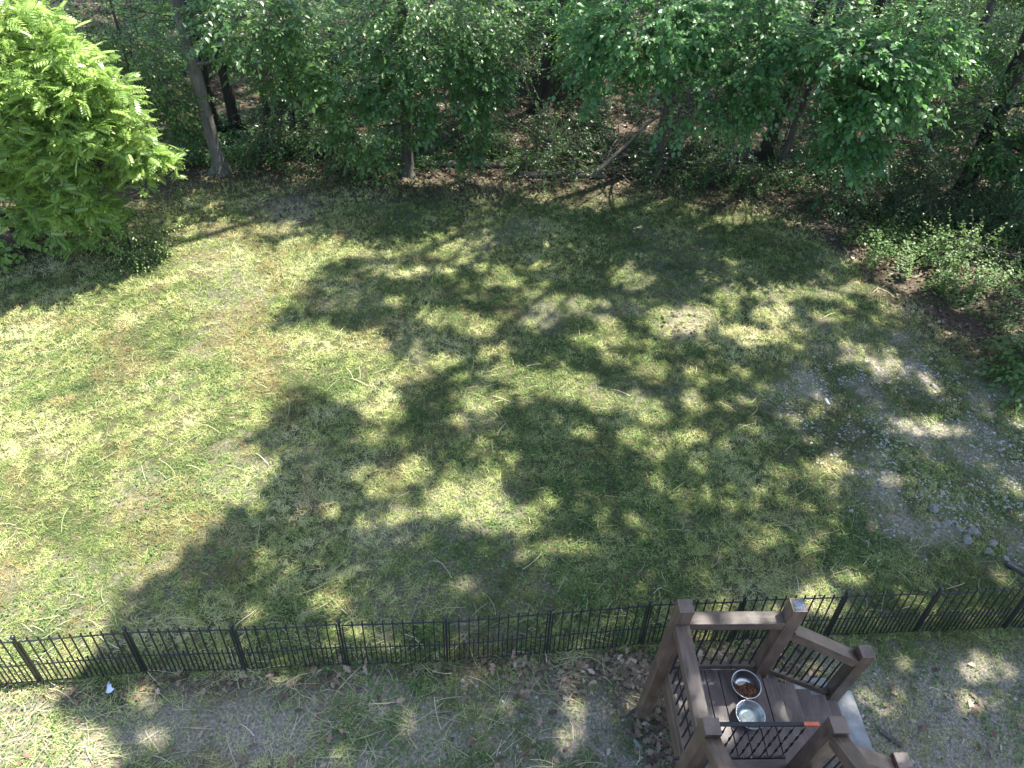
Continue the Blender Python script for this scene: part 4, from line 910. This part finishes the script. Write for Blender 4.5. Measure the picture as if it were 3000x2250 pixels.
tree(7.51, 16.76, 0.085, 'broad leaved tree on a thin grey stem spreading over the lawn corner', (0.05, -0.05), 12, 'bark_grey',
     [((5.6, 14.5, 3.5), (1.2, .9, .95), 100), ((6.8, 14.0, 3.75), (1.3, .9, .85), 105), ((7.9, 14.0, 3.05), (.85, .7, .7), 56), ((5.3, 14.3, 2.6), (.5, .4, .38), 20), ((7.6, 14.0, 2.15), (.5, .4, .45), 24), ((8.4, 14.4, 4.0), (.9, .8, .7), 50), ((6.9, 14.6, 2.7), (.7, .6, .4), 28)],
     'leaf_basswood', LEAF_OVATE, 0.16, name='basswood_tree', base_tint=0.40)
tree(9.31, 16.31, 0.095, 'dark slim trunk standing in deep shade at the corner of the lawn', (0.03, 0), 11, 'bark_dark', [((9.0, 15.3, 3.7), (1.0, .8, .8), 58), ((9.1, 15.6, 2.3), (.7, .6, .5), 26)], 'leaf_basswood', LEAF_OVATE, 0.13)
tree(11.90, 17.93, 0.095, 'long bare brown trunk standing inside the wood behind the shaded corner', (0.0, 0), 12, 'bark_grey', [((11.0, 17.2, 3.2), (1.1, .8, .7), 44), ((12.6, 17.5, 2.6), (1.1, .8, .8), 44)])
tree(11.85, 15.70, 0.20, 'thickest rough trunk at the shaded end of the wood', (-0.12, 0), 12, 'bark_dark',
     [((11.2, 15.1, 2.06), (1.05, .8, .9), 60), ((12.2, 14.7, 1.55), (.85, .6, .8), 50), ((11.55, 15.2, 3.7), (1.25, .9, .7), 60), ((12.86, 15.2, .8), (.9, .7, .6), 46), ((13.1, 14.6, 2.5), (.95, .8, .8), 50)], 'leaf_dark', LEAF_OAK, 0.16, name='oak_tree', base_tint=0.3)
tree(14.2, 9.8, 0.22, 'tall tree beyond the gravel and shrubs, only its shade in sight', (-0.12, 0.03), 13, 'bark_dark')
tree(12.2, 5.6, 0.20, 'tall tree past the end of the fence, only its shade in sight', (-0.10, 0.05), 13, 'bark_dark')
tree(9.6, 18.6, 0.11, 'straight dark trunk behind the slim trunk at the shaded lawn corner', (0, 0), 12, 'bark_dark', [((9.8, 18.2, 2.6), (1.1, .8, .7), 40)])
rb = np.random.default_rng(21)
def pick(n, r, ya, yb, dmin, taken):
    out = []
    while len(out) < n:
        y = r.uniform(ya, yb); x = r.uniform(-0.64 * y - 0.5, 0.72 * y + 1.5)
        if all(math.hypot(x - a, y - b) > dmin for a, b in taken + out): out.append((x, y))
    return out
taken = [(t['x'], t['y']) for t in TREES]
LMK = [('the bright green tree', -9.6, 13.2), ('the pale trunk', -6.5, 16.5), ('the bushy oak', -1.9, 16.5), ('the tall dark trunk', 1.7, 20.4), ('the brush pile', 3.2, 17.0), ('the thick black trunk', 7.4, 17.7), ('the slim trunk at the shaded corner', 9.3, 16.3), ('the long bare brown trunk', 11.9, 17.9), ('the thickest rough trunk', 12.6, 16.0)]
ORD = ['first', 'second', 'farthest']
for li, (nm, lx, ly) in enumerate(LMK):
    for q in range(3 if li not in (0, 8) else 2):
        y = [22.6, 26.2, 30.5][q] + rb.normal(0, .6); x = lx * y / ly + rb.normal(0, .8) + (0.8 if q % 2 else -0.6)
        taken.append((x, y))
        tree(x, y, rb.uniform(0.07, 0.15), '%s slim trunk back in the wood behind %s' % (ORD[q], nm), (rb.normal(0, .03), rb.normal(0, .03)), 11, ['bark_dark', 'bark_grey', 'bark_grey'][rb.integers(3)],
             [((x + rb.normal(0, .9), y - .4 + rb.normal(0, .4), rb.uniform(1.0, 3.0)), (rb.uniform(.9, 1.4), .8, rb.uniform(.6, .9)), 56) for _ in range(4)], 'leaf_dark', LEAF_OVATE, 0.12, group='slim trunks deep in the wood')

# saplings and shrubs of the understory
tree(-8.2, 16.9, 0.05, 'broad leaved sapling with glossy pale leaves behind the bright green tree', (0.05, 0), 5, 'bark_grey',
     [((-7.7, 16.6, 2.7), (.8, .7, .9), 60), ((-8.3, 16.8, 3.5), (.9, .7, .7), 50), ((-7.3, 16.6, 1.9), (.6, .5, .5), 40), ((-7.6, 17.0, 1.1), (.7, .5, .5), 40), ((-8.8, 17, 2.4), (.8, .7, .9), 40)], 'leaf_mid', LEAF_OVATE, 0.14, False, base_tint=0.6)
for li, (nm, lx, ly) in enumerate(LMK):
    for q in range(3):
        y = max(ly + 1.0, 17.9) + [0.3, 2.4, 5.2][q] + rb.normal(0, .3); x = lx * y / ly + rb.normal(0, .7) + (-0.9 if q % 2 else 1.0); hgt = rb.uniform(2.4, 4.2)
        tree(x, y, rb.uniform(0.018, 0.035), '%s young leafy sapling in the shade behind %s' % (ORD[q], nm), (float(np.clip(rb.normal(0, .04), -.06, .06)), rb.normal(0, .04)), hgt, 'bark_grey',
             [((x + rb.normal(0, .5), y + rb.normal(0, .3), hgt * rb.uniform(.45, 1.0)), (rb.uniform(.7, 1.2), .7, rb.uniform(.45, .8)), int(rb.integers(32, 52))) for _ in range(3)], ['leaf_dark', 'leaf_mid', 'leaf_dark'][rb.integers(3)], [LEAF_OVATE, LEAF_OVATE, LEAF_OAK][rb.integers(3)], rb.uniform(.09, .13), False, 'saplings in the wood', 'sapling', base_tint=rb.uniform(.3, .6))
def shrub(x, y, label, lobes, leaf='leaf_dark', tmpl=LEAF_OVATE, size=0.10, **kw): tree(x, y, 0.018, label, (0, 0), 0.7, 'bark_grey', lobes, leaf, tmpl, size, False, None, 'shrub', **kw)
shrub(1.72, 16.85, 'round dark bush in front of the tall dark trunk', [((1.75, 16.7, .85), (.62, .5, .75), 80), ((1.2, 16.5, .35), (.5, .4, .35), 30), ((2.3, 16.55, .4), (.5, .4, .4), 34)], base_tint=.35)
shrub(-5.1, 16.75, 'low dark shrub at the foot of the pale trunk', [((-5.2, 16.7, .5), (.8, .5, .5), 54)], base_tint=.2)
shrub(-3.9, 16.9, 'low spreading shrub between the pale trunk and the bushy oak', [((-3.8, 16.8, .55), (.8, .5, .55), 54), ((-3.2, 16.4, .3), (.5, .3, .3), 24)], base_tint=.25)
shrub(-4.6, 17.7, 'taller shrub behind the low shrubs beside the pale trunk', [((-4.6, 17.7, 1.0), (1.0, .6, .8), 60)], base_tint=.3)
shrub(4.6, 16.65, 'low shrub sprawling under the brush pile tree', [((4.5, 16.5, .35), (.7, .4, .35), 36), ((5.3, 16.6, .35), (.6, .4, .35), 30)], base_tint=.25)
shrub(6.2, 16.3, 'low shrub round the base of the grey trunk', [((6.1, 16.2, .35), (.6, .4, .35), 32), ((6.9, 16.1, .3), (.6, .4, .3), 28)], base_tint=.22)
shrub(0.3, 17.7, 'dark bush directly behind the end of the long fallen log', [((0.2, 17.7, .6), (.8, .5, .6), 60), ((-.6, 17.9, .5), (.6, .5, .5), 40)], base_tint=.25)
shrub(3.4, 17.9, 'dark bush standing behind the brush pile', [((3.3, 17.9, .7), (.9, .5, .65), 64), ((2.5, 18.1, .6), (.7, .5, .55), 44)], base_tint=.3)
shrub(5.4, 17.6, 'dark bush between the brush pile tree and the thin sapling trunk', [((5.4, 17.6, .6), (.8, .5, .6), 56)], base_tint=.25)
shrub(8.4, 17.0, 'dark bush between the thick black trunk and the slim shaded trunk', [((8.4, 17.0, .6), (.9, .5, .6), 60)], base_tint=.25)
shrub(10.6, 16.4, 'dark bush between the slim shaded trunk and the long brown trunk', [((10.6, 16.4, .65), (.9, .5, .65), 60)], base_tint=.25)
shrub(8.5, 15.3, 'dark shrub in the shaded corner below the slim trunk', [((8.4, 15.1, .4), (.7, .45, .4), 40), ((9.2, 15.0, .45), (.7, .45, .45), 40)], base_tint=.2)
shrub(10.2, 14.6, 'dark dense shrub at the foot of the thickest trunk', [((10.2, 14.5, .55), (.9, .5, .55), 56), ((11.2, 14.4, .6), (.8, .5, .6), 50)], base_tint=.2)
shrub(12.5, 13.6, 'leafy shrub at the very end of the shaded border', [((12.3, 13.4, .6), (.9, .6, .6), 50), ((13.2, 13.4, .9), (.9, .6, .8), 40)], base_tint=.35)
shrub(10.9, 12.4, 'sunlit leafy shrub among the weeds of the border', [((10.3, 12.75, .42), (.7, .4, .36), 50), ((11.2, 12.4, .45), (.7, .45, .4), 50)], 'leaf_herb', LEAF_OVATE, .085, base_tint=.5)
shrub(10.9, 10.6, 'green low shrub beside the brown leaf heap', [((10.7, 10.7, .35), (.6, .5, .35), 44), ((11.4, 10.4, .5), (.7, .5, .5), 44)], 'leaf_herb', LEAF_OVATE, .085, base_tint=.35)
shrub(9.95, 9.15, 'broad leaved shrub at the border where the gravel begins', [((9.75, 9.1, .40), (.42, .4, .38), 34), ((10.4, 9.0, .6), (.6, .5, .6), 40)], 'leaf_herb', LEAF_OVATE, .13, base_tint=.35)
shrub(-9.7, 12.5, 'small plant with very large leaves below the bright green tree', [((-9.62, 12.45, .55), (.34, .34, .34), 12)], 'leaf_bright', LEAF_OVATE, .24, base_tint=.3)
shrub(-7.4, 13.0, 'leafy undergrowth bush beneath the bright green tree', [((-7.25, 12.75, .55), (.75, .5, .5), 64), ((-8.3, 13.0, .6), (.7, .5, .5), 44)], 'leaf_bright', LEAF_OVATE, .075, base_tint=.15)

# ---- the tall crowns: leaves wherever the photograph's ground lies in shade, carried by the nearest trunk
def grow_canopy():
    n = 520000
    y = 1.2 + 33 * rng.random(n); x = -(3 + 0.66 * y) + (8.5 + 1.42 * y) * rng.random(n)
    keep = rng.random(n) < np.where((y > 12.8) & (y < 17.4) & (x > -7) & (x < 10), 0.34, 1.0)
    x, y = x[keep], y[keep]
    # leaves hang in clumps
    cl = fbm(x * 2.6 + 4, y * 2.6 + 30, 3); ok = (rng.random(len(x)) < np.clip(0.25 + (cl - 0.32) * 3.2, 0.12, 1)) & ~lit_at(x, y)
    x, y = x[ok], y[ok]; n = len(x)
    z = 12.5 + 6.0 * np.clip(fbm(x * 0.25, y * 0.25, 2) + rng.normal(0, 0.13, n), 0, 1)
    P = np.stack([x, y, np.zeros(n)], 1) + z[:, None] * SUN
    cn = [t for t in TREES if t['canopy']]
    top = np.array([trunk_at(t, 12.0)[:2] for t in cn]); w = np.array([0.75 if t['r'] > 0.15 else 1.0 for t in cn])
    D = np.linalg.norm(P[:, None, :2] - top[None], axis=2) * w[None] + 0.5 * (fbm(P[:, 0] * 0.6, P[:, 1] * 0.6, 2)[:, None] - 0.5)
    own = D.argmin(1)
    for i, t in enumerate(cn): t['clumps'] = P[own == i]
grow_canopy()

CROWN = 0
def build_tree(t):
    global CROWN
    z0 = float(hz(t['x'], t['y'])); base = (t['x'], t['y'], z0)
    root = thing(t['name'], base, t['label'], 'shrub' if t['name'] == 'shrub' else 'tree', t['group'])
    g = np.random.default_rng(int(abs(t['x'] * 1000 + t['y'] * 77)) + 3)
    w = Acc()
    hs = np.array([-0.15, 0.0, 0.15, 0.5, 1.2, 2.2, 3.5, 5.5, 8.0, 11.0, 14.0]); hs = hs[hs < t['h']]; hs = np.append(hs, t['h'])
    pts = np.array([trunk_at(t, z) for z in hs]); wob = np.cumsum(g.normal(0, 1, pts.shape), 0) * 0.012; wob[:, 2] = 0; wob -= wob[1]; pts += wob * (hs > 0.3)[:, None]
    rad = t['r'] * (1 - 0.6 * np.clip(hs / t['h'], 0, 1)) * np.where(hs < 0.02, 2.0, np.where(hs < 0.2, 1.35, 1.0))
    if t['r'] > .05 and t['y'] < 21:
        hh = np.concatenate([[-.15, 0, .05, .12, .2, .32], np.arange(.5, 5, .22), hs[hs > 5]]); pp = np.stack([np.interp(hh, hs, pts[:, i]) for i in range(3)], 1); rr = np.interp(hh, hs, t['r'] * (1 - 0.6 * np.clip(hs / t['h'], 0, 1))) * (1 + 1.1 * np.exp(-np.clip(hh, 0, 9) / .13))
        v, f = tube_arrays(pp, rr, 18); ax = np.repeat(pp, 18, 0); dv = v[:len(ax)] - ax; an = np.arctan2(dv[:, 1], dv[:, 0]); hv = np.repeat(hh, 18)
        k = 1 + 0.22 * (fbm(np.cos(an) * 2.2 + hv * .5 + t['x'], np.sin(an) * 2.2 + hv * 1.3, 3) - .5) + 0.35 * np.exp(-np.clip(hv, 0, 9) / .2) * np.cos(an * 5 + t['x'])
        v[:len(ax)] = ax + dv * k[:, None]; w.add(v, f)
    else:
        v, f = tube_arrays(pts, rad, 12 if t['r'] > .05 else 6); w.add(v, f)
    low = Acc()
    for (c, r, n) in t['lobes']:
        c = np.array(c, float); c[2] += z0
        zt = min(max(c[2] - z0 - 0.6 * r[2] + 0.35, 0.15), t['h'] * 0.95)
        a = trunk_at(t, zt)
        p = wob_path(a, c, 7, 0.25, -0.05, g); v, f = tube_arrays(p, np.linspace(max(0.012, t['r'] * 0.28), 0.008, 7), 6); w.add(v, f)
        for k in range(5):
            e = c + g.normal(0, 1, 3) * np.array(r) * 0.55
            v, f = tube_arrays(wob_path(p[g.integers(3, 7)], e, 5, 0.3, 0, g), np.linspace(0.011, 0.004, 5), 4); w.add(v, f)
    # limbs into the tall crown
    P = t['clumps']
    if len(P) > 40:
        seeds = [P[g.integers(len(P))]]
        for _ in range(11):
            d = np.min(np.linalg.norm(P[:, None] - np.array(seeds)[None], axis=2), axis=1); seeds.append(P[d.argmax()])
        for s in seeds:
            d0 = np.linalg.norm(s[:2] - pts[-1][:2]); a = trunk_at(t, max(8.5, min(t['h'] - 0.5, s[2] - 0.6 * d0 - z0)))
            p = wob_path(a, s, 8, 0.12, -0.06, g); sh = p[:, :2] - p[:, 2:3] * SUN[None, :2]
            if lit_at(sh[:, 0], sh[:, 1]).mean() > 0.3: continue
            v, f = tube_arrays(p, np.linspace(min(0.08, t['r'] * 0.5), 0.012, 8), 5); w.add(v, f)
    w.build('stem' if t['name'] in ('shrub', 'sapling') else 'trunk', MAT[t['bark']], root, base, True)
    lm = MAT[t['leaf']]
    pieces = []
    for (c, r, n) in t['lobes']:
        c = np.array(c, float); c[2] += z0
        acc = Acc(); tw = Acc()
        kw = dict(t['kw']); kw['base_tint'] = kw.get('base_tint', .42) + g.normal(0, .13); lsz = t['size'] * g.uniform(.62, 1.12)
        tm = t['tmpl']
        if t['name'] not in ('oak_tree', 'basswood_tree'): tm = LEAF_QUAD if t['y'] > 19 else (LEAF_SMALL if tm is LEAF_OVATE else tm)
        res = spray_lobe(None if t['name'] in ('oak_tree', 'basswood_tree') else acc, tw, c, r, n, tm, lsz, r_=g, **kw)
        if res is None: continue
        if t['name'] in ('oak_tree', 'basswood_tree'): pieces.append(res)
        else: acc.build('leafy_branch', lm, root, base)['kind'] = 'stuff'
        if t['y'] < 19.5: tw.build('twigs', MAT[t['bark']], root, base)['kind'] = 'stuff'
    if pieces:
        A = [np.concatenate([p[i] for p in pieces]) for i in range(5)]
        dist = np.linalg.norm(A[0] - CAM, axis=1) - 0.9 * (A[0][:, 2] - z0) * 0.5
        o = np.argsort(dist); near, far = o[:230], o[230:]
        acc = Acc(); scatter(acc, t['tmpl'], A[0][far], A[1][far], A[2][far], A[3][far], A[4][far][:, None]); fo = acc.build('foliage', lm, root, base); fo['kind'] = 'stuff'
        vs = []
        for q in range(5):
            v, f = t['tmpl']; me = bpy.data.meshes.new('leaf'); vv = v.copy(); vv[:, 2] *= 0.6 + 0.4 * q; me.from_pydata(vv.tolist(), [], f.tolist()); me.materials.append(lm)
            a = me.attributes.new('tint', 'FLOAT_COLOR', 'POINT'); a.data.foreach_set('color', np.tile(np.array([0.35 + 0.1 * q, .5, .5, 1], np.float32), len(v))); vs.append(me)
        X, Y, Z = frames(A[1][near], A[2][near])
        for q, i in enumerate(near):
            lf = bpy.data.objects.new('leaf', vs[q % 5]); C.objects.link(lf)
            m = Matrix((X[q], Y[q], Z[q])).transposed().to_4x4() @ Matrix.Diagonal((*([A[3][i]] * 3), 1)); m.translation = A[0][i]; lf.matrix_basis = m; adopt(lf, root)
    if len(P) > 40:
        acc = Acc(); n = len(P)
        upv = np.stack([g.normal(0, .5, n), g.normal(0, .5, n), np.ones(n)], 1)
        scatter(acc, LEAF_QUAD, P, rand_dirs(n, 0.4, g), upv, g.uniform(0.11, 0.21, n), g.random((n, 1)))
        acc.build('crown', MAT['leaf_canopy'], root, base)['kind'] = 'stuff'
    return root
for t in TREES: build_tree(t)

# ---- the bright feathery tree in full sun
def bright_tree():
    base = (-9.3, 12.9, float(hz(-9.3, 12.9)))
    root = thing('feather_leaved_tree', base, 'bright yellow green tree with long feathery leaves in full sun at the lawn edge', 'tree')
    g = np.random.default_rng(77); w = Acc()
    lobes = [((-8.7, 12.9, 3.1), (2.1, 1.4, 1.8), 400), ((-7.25, 12.9, 2.5), (1.0, .9, .95), 130), ((-8.0, 12.7, 1.4), (1.15, .8, .7), 100), ((-9.8, 12.9, 1.9), (1.3, .9, 1.0), 90), ((-8.2, 12.7, 4.4), (1.2, 1.0, .8), 120), ((-9.8, 13, 4.6), (1.6, 1.2, 1.1), 110), ((-8.9, 12.2, 2.7), (1.2, .7, 1.1), 120), ((-7.3, 12.7, 3.5), (.9, .8, .8), 100), ((-9.3, 12.7, .95), (1.0, .7, .55), 80), ((-8.2, 12.7, .75), (.9, .6, .5), 70), ((-6.6, 13.0, 1.95), (.65, .5, .4), 56), ((-6.9, 12.9, 2.9), (.8, .7, .7), 70)]
    P, D, U, S, K = [], [], [], [], []
    stems = [np.array([[-9.3, 12.9, -.1], [-9.1, 12.8, 1.2], [-8.7, 12.6, 2.6], [-8.4, 12.4, 4.2]]), np.array([[-9.2, 12.95, -.1], [-8.7, 12.9, .9], [-7.9, 12.8, 1.6], [-7.4, 12.8, 2.0]]), np.array([[-9.4, 12.9, -.1], [-9.6, 12.7, 1.3], [-9.8, 12.5, 2.8], [-9.8, 12.4, 4.4]])]
    for s in stems:
        s = s.copy(); v, f = tube_arrays(s, [0.075, 0.06, 0.04, 0.02], 8); w.add(v, f)
    for (c, r, n) in lobes:
        c = np.array(c); r = np.array(r)
        for k in range(8):
            e = c + np.clip(g.normal(0, 1, 3), -1.1, 1.1) * r * 0.5; st = stems[int(np.argmin([np.min(np.linalg.norm(s - e, axis=1)) for s in stems]))]
            a = st[int(np.argmin(np.linalg.norm(st - e, axis=1)))]
            v, f = tube_arrays(wob_path(a, e, 6, .2, 0, g), np.linspace(.022, .006, 6), 5); w.add(v, f)
        u = g.normal(0, 1, (n, 3)); u[:, 2] = np.abs(u[:, 2]) * np.where(g.random(n) < .72, 1, -1); u /= np.linalg.norm(u, axis=1)[:, None]
        rad = (0.45 + 0.55 * g.random(n)) ** (1 / 2); bul = 0.8 + 0.4 * fbm(u[:, 0] * 2.5 + c[0], u[:, 1] * 2.5 + u[:, 2] * 2, 3)
        p = c + u * r * (rad * bul)[:, None]
        p = p[fbm(p[:, 0] * 1.7 + 3, p[:, 2] * 2.0 + p[:, 1] * 1.3, 3) > 0.43]; n = len(p)
        for i in range(n):
            k = g.integers(5, 9); a = g.uniform(0, 6.28) + np.arange(k) * 6.28 / k + g.normal(0, .45, k)
            dd = np.stack([np.cos(a), np.sin(a), g.normal(0.0, .38, k)], 1) + u[i] * 0.55 * np.array([1, 1, .5])
            P.append(np.repeat(p[i][None], k, 0) + g.normal(0, .09, (k, 3))); D.append(dd); U.append(np.stack([g.normal(0, .6, k), g.normal(0, .6, k), np.ones(k)], 1)); S.append(g.uniform(.17, .33, k)); K.append(np.clip(g.normal(.55, .24, k) + 0.12 * (p[i][2] - 2.5) / 2, 0, 1))
            v, f = tube_arrays(np.stack([p[i] - u[i] * .35, p[i]]), [.007, .005], 3, False); w.add(v, f)
    P, D, U, S, K = map(np.concatenate, (P, D, U, S, K))
    w.build('trunk', MAT['bark_grey'], root, base, True)
    score = np.linalg.norm(P - CAM, axis=1) - 0.6 * P[:, 2] + np.where(P[:, 0] < -9.0, 3, 0); o = np.argsort(score); near, far = o[:300], o[300:]
    acc = Acc(); scatter(acc, FROND, P[far], D[far], U[far], S[far], K[far][:, None]); fo = acc.build('foliage', MAT['leaf_bright'], root, base); fo['kind'] = 'stuff'
    vs = []
    for q in range(6):
        v, f = frond_template(int(g.integers(5, 8)), 1.0, g.uniform(.2, .5)); me = bpy.data.meshes.new('leaf_frond'); me.from_pydata(v.tolist(), [], f.tolist()); me.materials.append(MAT['leaf_bright'])
        a = me.attributes.new('tint', 'FLOAT_COLOR', 'POINT'); a.data.foreach_set('color', np.tile(np.array([.42 + .07 * q, .5, .5, 1], np.float32), len(v))); vs.append(me)
    X, Y, Z = frames(D[near], U[near])
    for q, i in enumerate(near):
        lf = bpy.data.objects.new('leaf_frond', vs[q % 6]); C.objects.link(lf)
        m = Matrix((X[q], Y[q], Z[q])).transposed().to_4x4() @ Matrix.Diagonal((*([S[i]] * 3), 1)); m.translation = P[i]; lf.matrix_basis = m; adopt(lf, root)
bright_tree()

# ---- weeds, ground cover
def herb(x, y, h, n, label, group=None):
    base = (x, y, float(hz(x, y))); root = thing('weed_plant', base, label, 'weed', group); g = np.random.default_rng(int(x * 100 + y * 7))
    for k in range(n):
        a = np.array(base) + (*g.normal(0, .10, 2), 0); top = a + (*g.normal(0, .07, 2), h * g.uniform(.7, 1.1)); p = wob_path(a, top, 8, .15, 0, g)
        v, f = tube_arrays(p, np.linspace(.005, .002, 8), 4); mesh_obj('stem', v, f, MAT['leaf_herb'], root, np.tile([[.3, .5, .5]], (len(v), 1)), True, base)
        acc = Acc(); m = 26; s = np.linspace(.12, 1, m); q = np.stack([np.interp(s, np.linspace(0, 1, 8), p[:, i]) for i in range(3)], 1)
        ang = np.arange(m) * 2.4; d = np.stack([np.cos(ang), np.sin(ang), np.full(m, .35)], 1)
        scatter(acc, LEAF_QUAD, q, d, np.tile([[0, 0, 1.0]], (m, 1)), .085 * (1.15 - .7 * s), np.clip(g.normal(.62, .15, (m, 1)), 0, 1)); acc.build('leaves', MAT['leaf_herb'], root, base)['kind'] = 'stuff'
herb(8.32, 12.62, .55, 6, 'yellow green upright weed clump at the tip of the lit border, nearest the lawn')
herb(8.95, 12.28, .65, 7, 'tall spiky weed clump in the middle of the lit border')
herb(9.50, 11.75, .60, 9, 'widest feathery weed clump at the front of the lit border')
herb(10.0, 11.55, .50, 6, 'short weed clump leaning against the widest feathery clump')
herb(10.62, 11.85, .60, 2, 'lone pale weed spike standing over dry leaves')
herb(10.75, 13.0, .75, 3, 'tall pale weed spikes behind the sunlit shrub')
herb(9.6, 12.9, .5, 5, 'weed clump half hidden behind the tall spiky clump')
herb(8.9, 13.4, .4, 5, 'low weed clump in shade at the back of the border')
def cover(name, label, poly, n, size, mat, z=(0.03, .22), tint=.4, amp=.5):
    P = np.array(poly); x = rng.uniform(P[:, 0].min() - .5, P[:, 0].max() + .5, n); y = rng.uniform(P[:, 1].min() - .5, P[:, 1].max() + .5, n)
    k = rng.random(n) < blur_in(poly, x, y, amp) * np.clip((fbm(x * 1.6, y * 1.6 + 4, 3) - .36) * 5, 0, 1); x, y = x[k], y[k]; n = len(x); acc = Acc()
    pos = np.stack([x, y, hz(x, y) + rng.uniform(*z, n) * (.5 + fbm(x * 2, y * 2, 2))], 1); upv = np.stack([rng.normal(0, .4, n), rng.normal(0, .4, n), np.ones(n)], 1)
    scatter(acc, LEAF_SMALL, pos, rand_dirs(n, .25), upv, rng.uniform(.6, 1.3, n) * size, np.clip(rng.normal(tint, .17, (n, 1)), 0, 1)); o = acc.build(name, mat); tag(o, label, kind='stuff')
cover('ground_cover', 'low green weeds covering the border between lawn and wood', [(8.0, 14.6), (8.3, 12.8), (8.7, 12.0), (9.6, 11.0), (10.6, 9.6), (12.5, 9.2), (13.5, 12), (13, 14), (10, 14.9)], 26000, .075, MAT['leaf_herb'], (.03, .34), tint=.45)
cover('undergrowth', 'dark low plants growing along the foot of the wood', [(-8, 16.3), (-6.2, 16.4), (-3, 16.4), (-1, 16.5), (-1.5, 18.8), (-8, 19.2)], 24000, .085, MAT['leaf_dark'], (0.03, .35), .3)
cover('undergrowth', 'dark low plants growing under the broad leaved trees', [(1.0, 16.5), (3, 16.7), (5, 16.2), (7.5, 15.5), (9.5, 14.8), (12.5, 13.6), (14, 16.5), (10, 17.6), (5, 18.6), (-.5, 18.6)], 36000, .085, MAT['leaf_dark'], (0.03, .5), .3)
cover('undergrowth', 'scattered low seedlings over the leaf floor deep in the wood', [(-16, 18.5), (14, 18.5), (22, 28), (-18, 28)], 26000, .10, MAT['leaf_dark'], (0.03, .5), .35, 1.2)
cover('weeds', 'green broad leaved weeds growing along the foot of the fence', [(-2.6, 3.95), (-1.2, 4.0), (-0.9, 3.6), (-1.5, 3.4), (-2.2, 3.7)], 900, .06, MAT['leaf_herb'], (.02, .12), .4, .3)
cover('weeds', 'small green weeds coming up through the ground left of the deck', [(-1.6, 3.4), (1.6, 3.6), (1.7, 2.3), (-2, 2.3)], 2600, .035, MAT['leaf_herb'], (.01, .05), .4, .3)
cover('weeds', 'green seedlings growing on the bare path by the fence', [(4.6, 4.1), (6.6, 4.2), (7.2, 2.6), (6.0, 2.2), (5, 3.6)], 2600, .045, MAT['leaf_herb'], (.01, .06), .3, .5)

# ---- dead wood
def log(a, b, r, label, n=9):
    root_z = float(hz(a[0], a[1])); p = wob_path((a[0], a[1], root_z + r * .8), (b[0], b[1], float(hz(b[0], b[1])) + r * .8), n, .03)
    v, f = tube_arrays(p, np.linspace(r, r * .8, n) * (1 + rng.normal(0, .06, n)), 12); o = mesh_obj('fallen_log', v, f, MAT['deadwood'], None, None, True); return tag(o, label, 'log')
log((-1.95, 17.02), (0.55, 17.0), .085, 'long pale fallen log lying behind the bushy oak')
log((0.25, 17.12), (1.25, 16.95), .08, 'broken grey log lying in line between the long log and the round bush')
log((0.9, 16.55), (3.1, 16.6), .075, 'dark fallen log half hidden under the round bush')
brush = thing('brush_pile', (2.9, 17.0, 0), 'tangled heap of grey dead branches between the round bush and the grey trunk', 'branches')
g = np.random.default_rng(4)
for k in range(22):
    a = np.array([g.uniform(1.9, 4.2), g.uniform(16.5, 17.5), g.uniform(.03, .35)]); d = np.array([g.normal(.6, .9), g.normal(0, .35), g.normal(.25, .3)]); d /= np.linalg.norm(d)
    p = wob_path(a, a + d * g.uniform(.7, 2.0), 7, .25, .05, g); p[:, 2] = np.maximum(p[:, 2], .02); v, f = tube_arrays(p, np.linspace(g.uniform(.010, .035), .005, 7), 5); mesh_obj('branch', v, f, MAT['deadwood'], brush, None, True, (2.9, 17.0, 0))
big = wob_path((2.75, 16.45, .1), (4.6, 17.3, 1.6), 8, .1); v, f = tube_arrays(big, np.linspace(.055, .03, 8), 8); mesh_obj('branch', v, f, MAT['deadwood'], brush, None, True, (2.9, 17.0, 0))
def dead(a, main, n, label, spread=.5, rr=.016):
    root = thing('dead_branch', a, label, 'branch'); p = wob_path(a, main, 8, .15, -.02, g); v, f = tube_arrays(p, np.linspace(rr, .004, 8), 6); mesh_obj('stem', v, f, MAT['deadwood'], root, None, True, a)
    for k in range(n):
        q = p[g.integers(2, 7)]; d = (np.array(main) - a) * .5 + g.normal(0, spread, 3) * np.array([1, 1, .4]); e = q + d * g.uniform(.4, .8); e[2] = max(e[2], .03)
        v, f = tube_arrays(wob_path(q, e, 6, .25, 0, g), np.linspace(.007, .002, 6), 4); mesh_obj('twig', v, f, MAT['deadwood'], root, None, True, a)
dead((-.1, 16.85, .18), (.95, 16.2, .12), 8, 'bleached forked branch fanning over the dry leaves in front of the long log')
dead((-.9, 16.4, .1), (-1.0, 15.7, .05), 3, 'thin crooked twig lying on the dry leaves in front of the oak', .25, .008)
dead((4.5, 17.2, 2.2), (3.2, 16.6, .7), 9, 'bare hanging branch drooping from the grey trunk over the brush pile')
dead((4.55, 17.2, 1.0), (6.2, 17.0, 1.9), 9, 'bare dark branch reaching up sideways from the grey trunk')
dead((5.9, 17.2, 2.0), (5.7, 16.6, .4), 10, 'tangle of thin bare vines hanging beside the grey trunk', .35, .008)
dead((-3.1, 17.2, .9), (-5.4, 17.6, .9), 4, 'long thin dead stem crossing behind the shrubs near the pale trunk', .3, .02)
dead((0.9, 16.9, .9), (0.6, 16.6, 1.7), 5, 'pale curly bare twigs standing up beside the round bush', .3, .008)
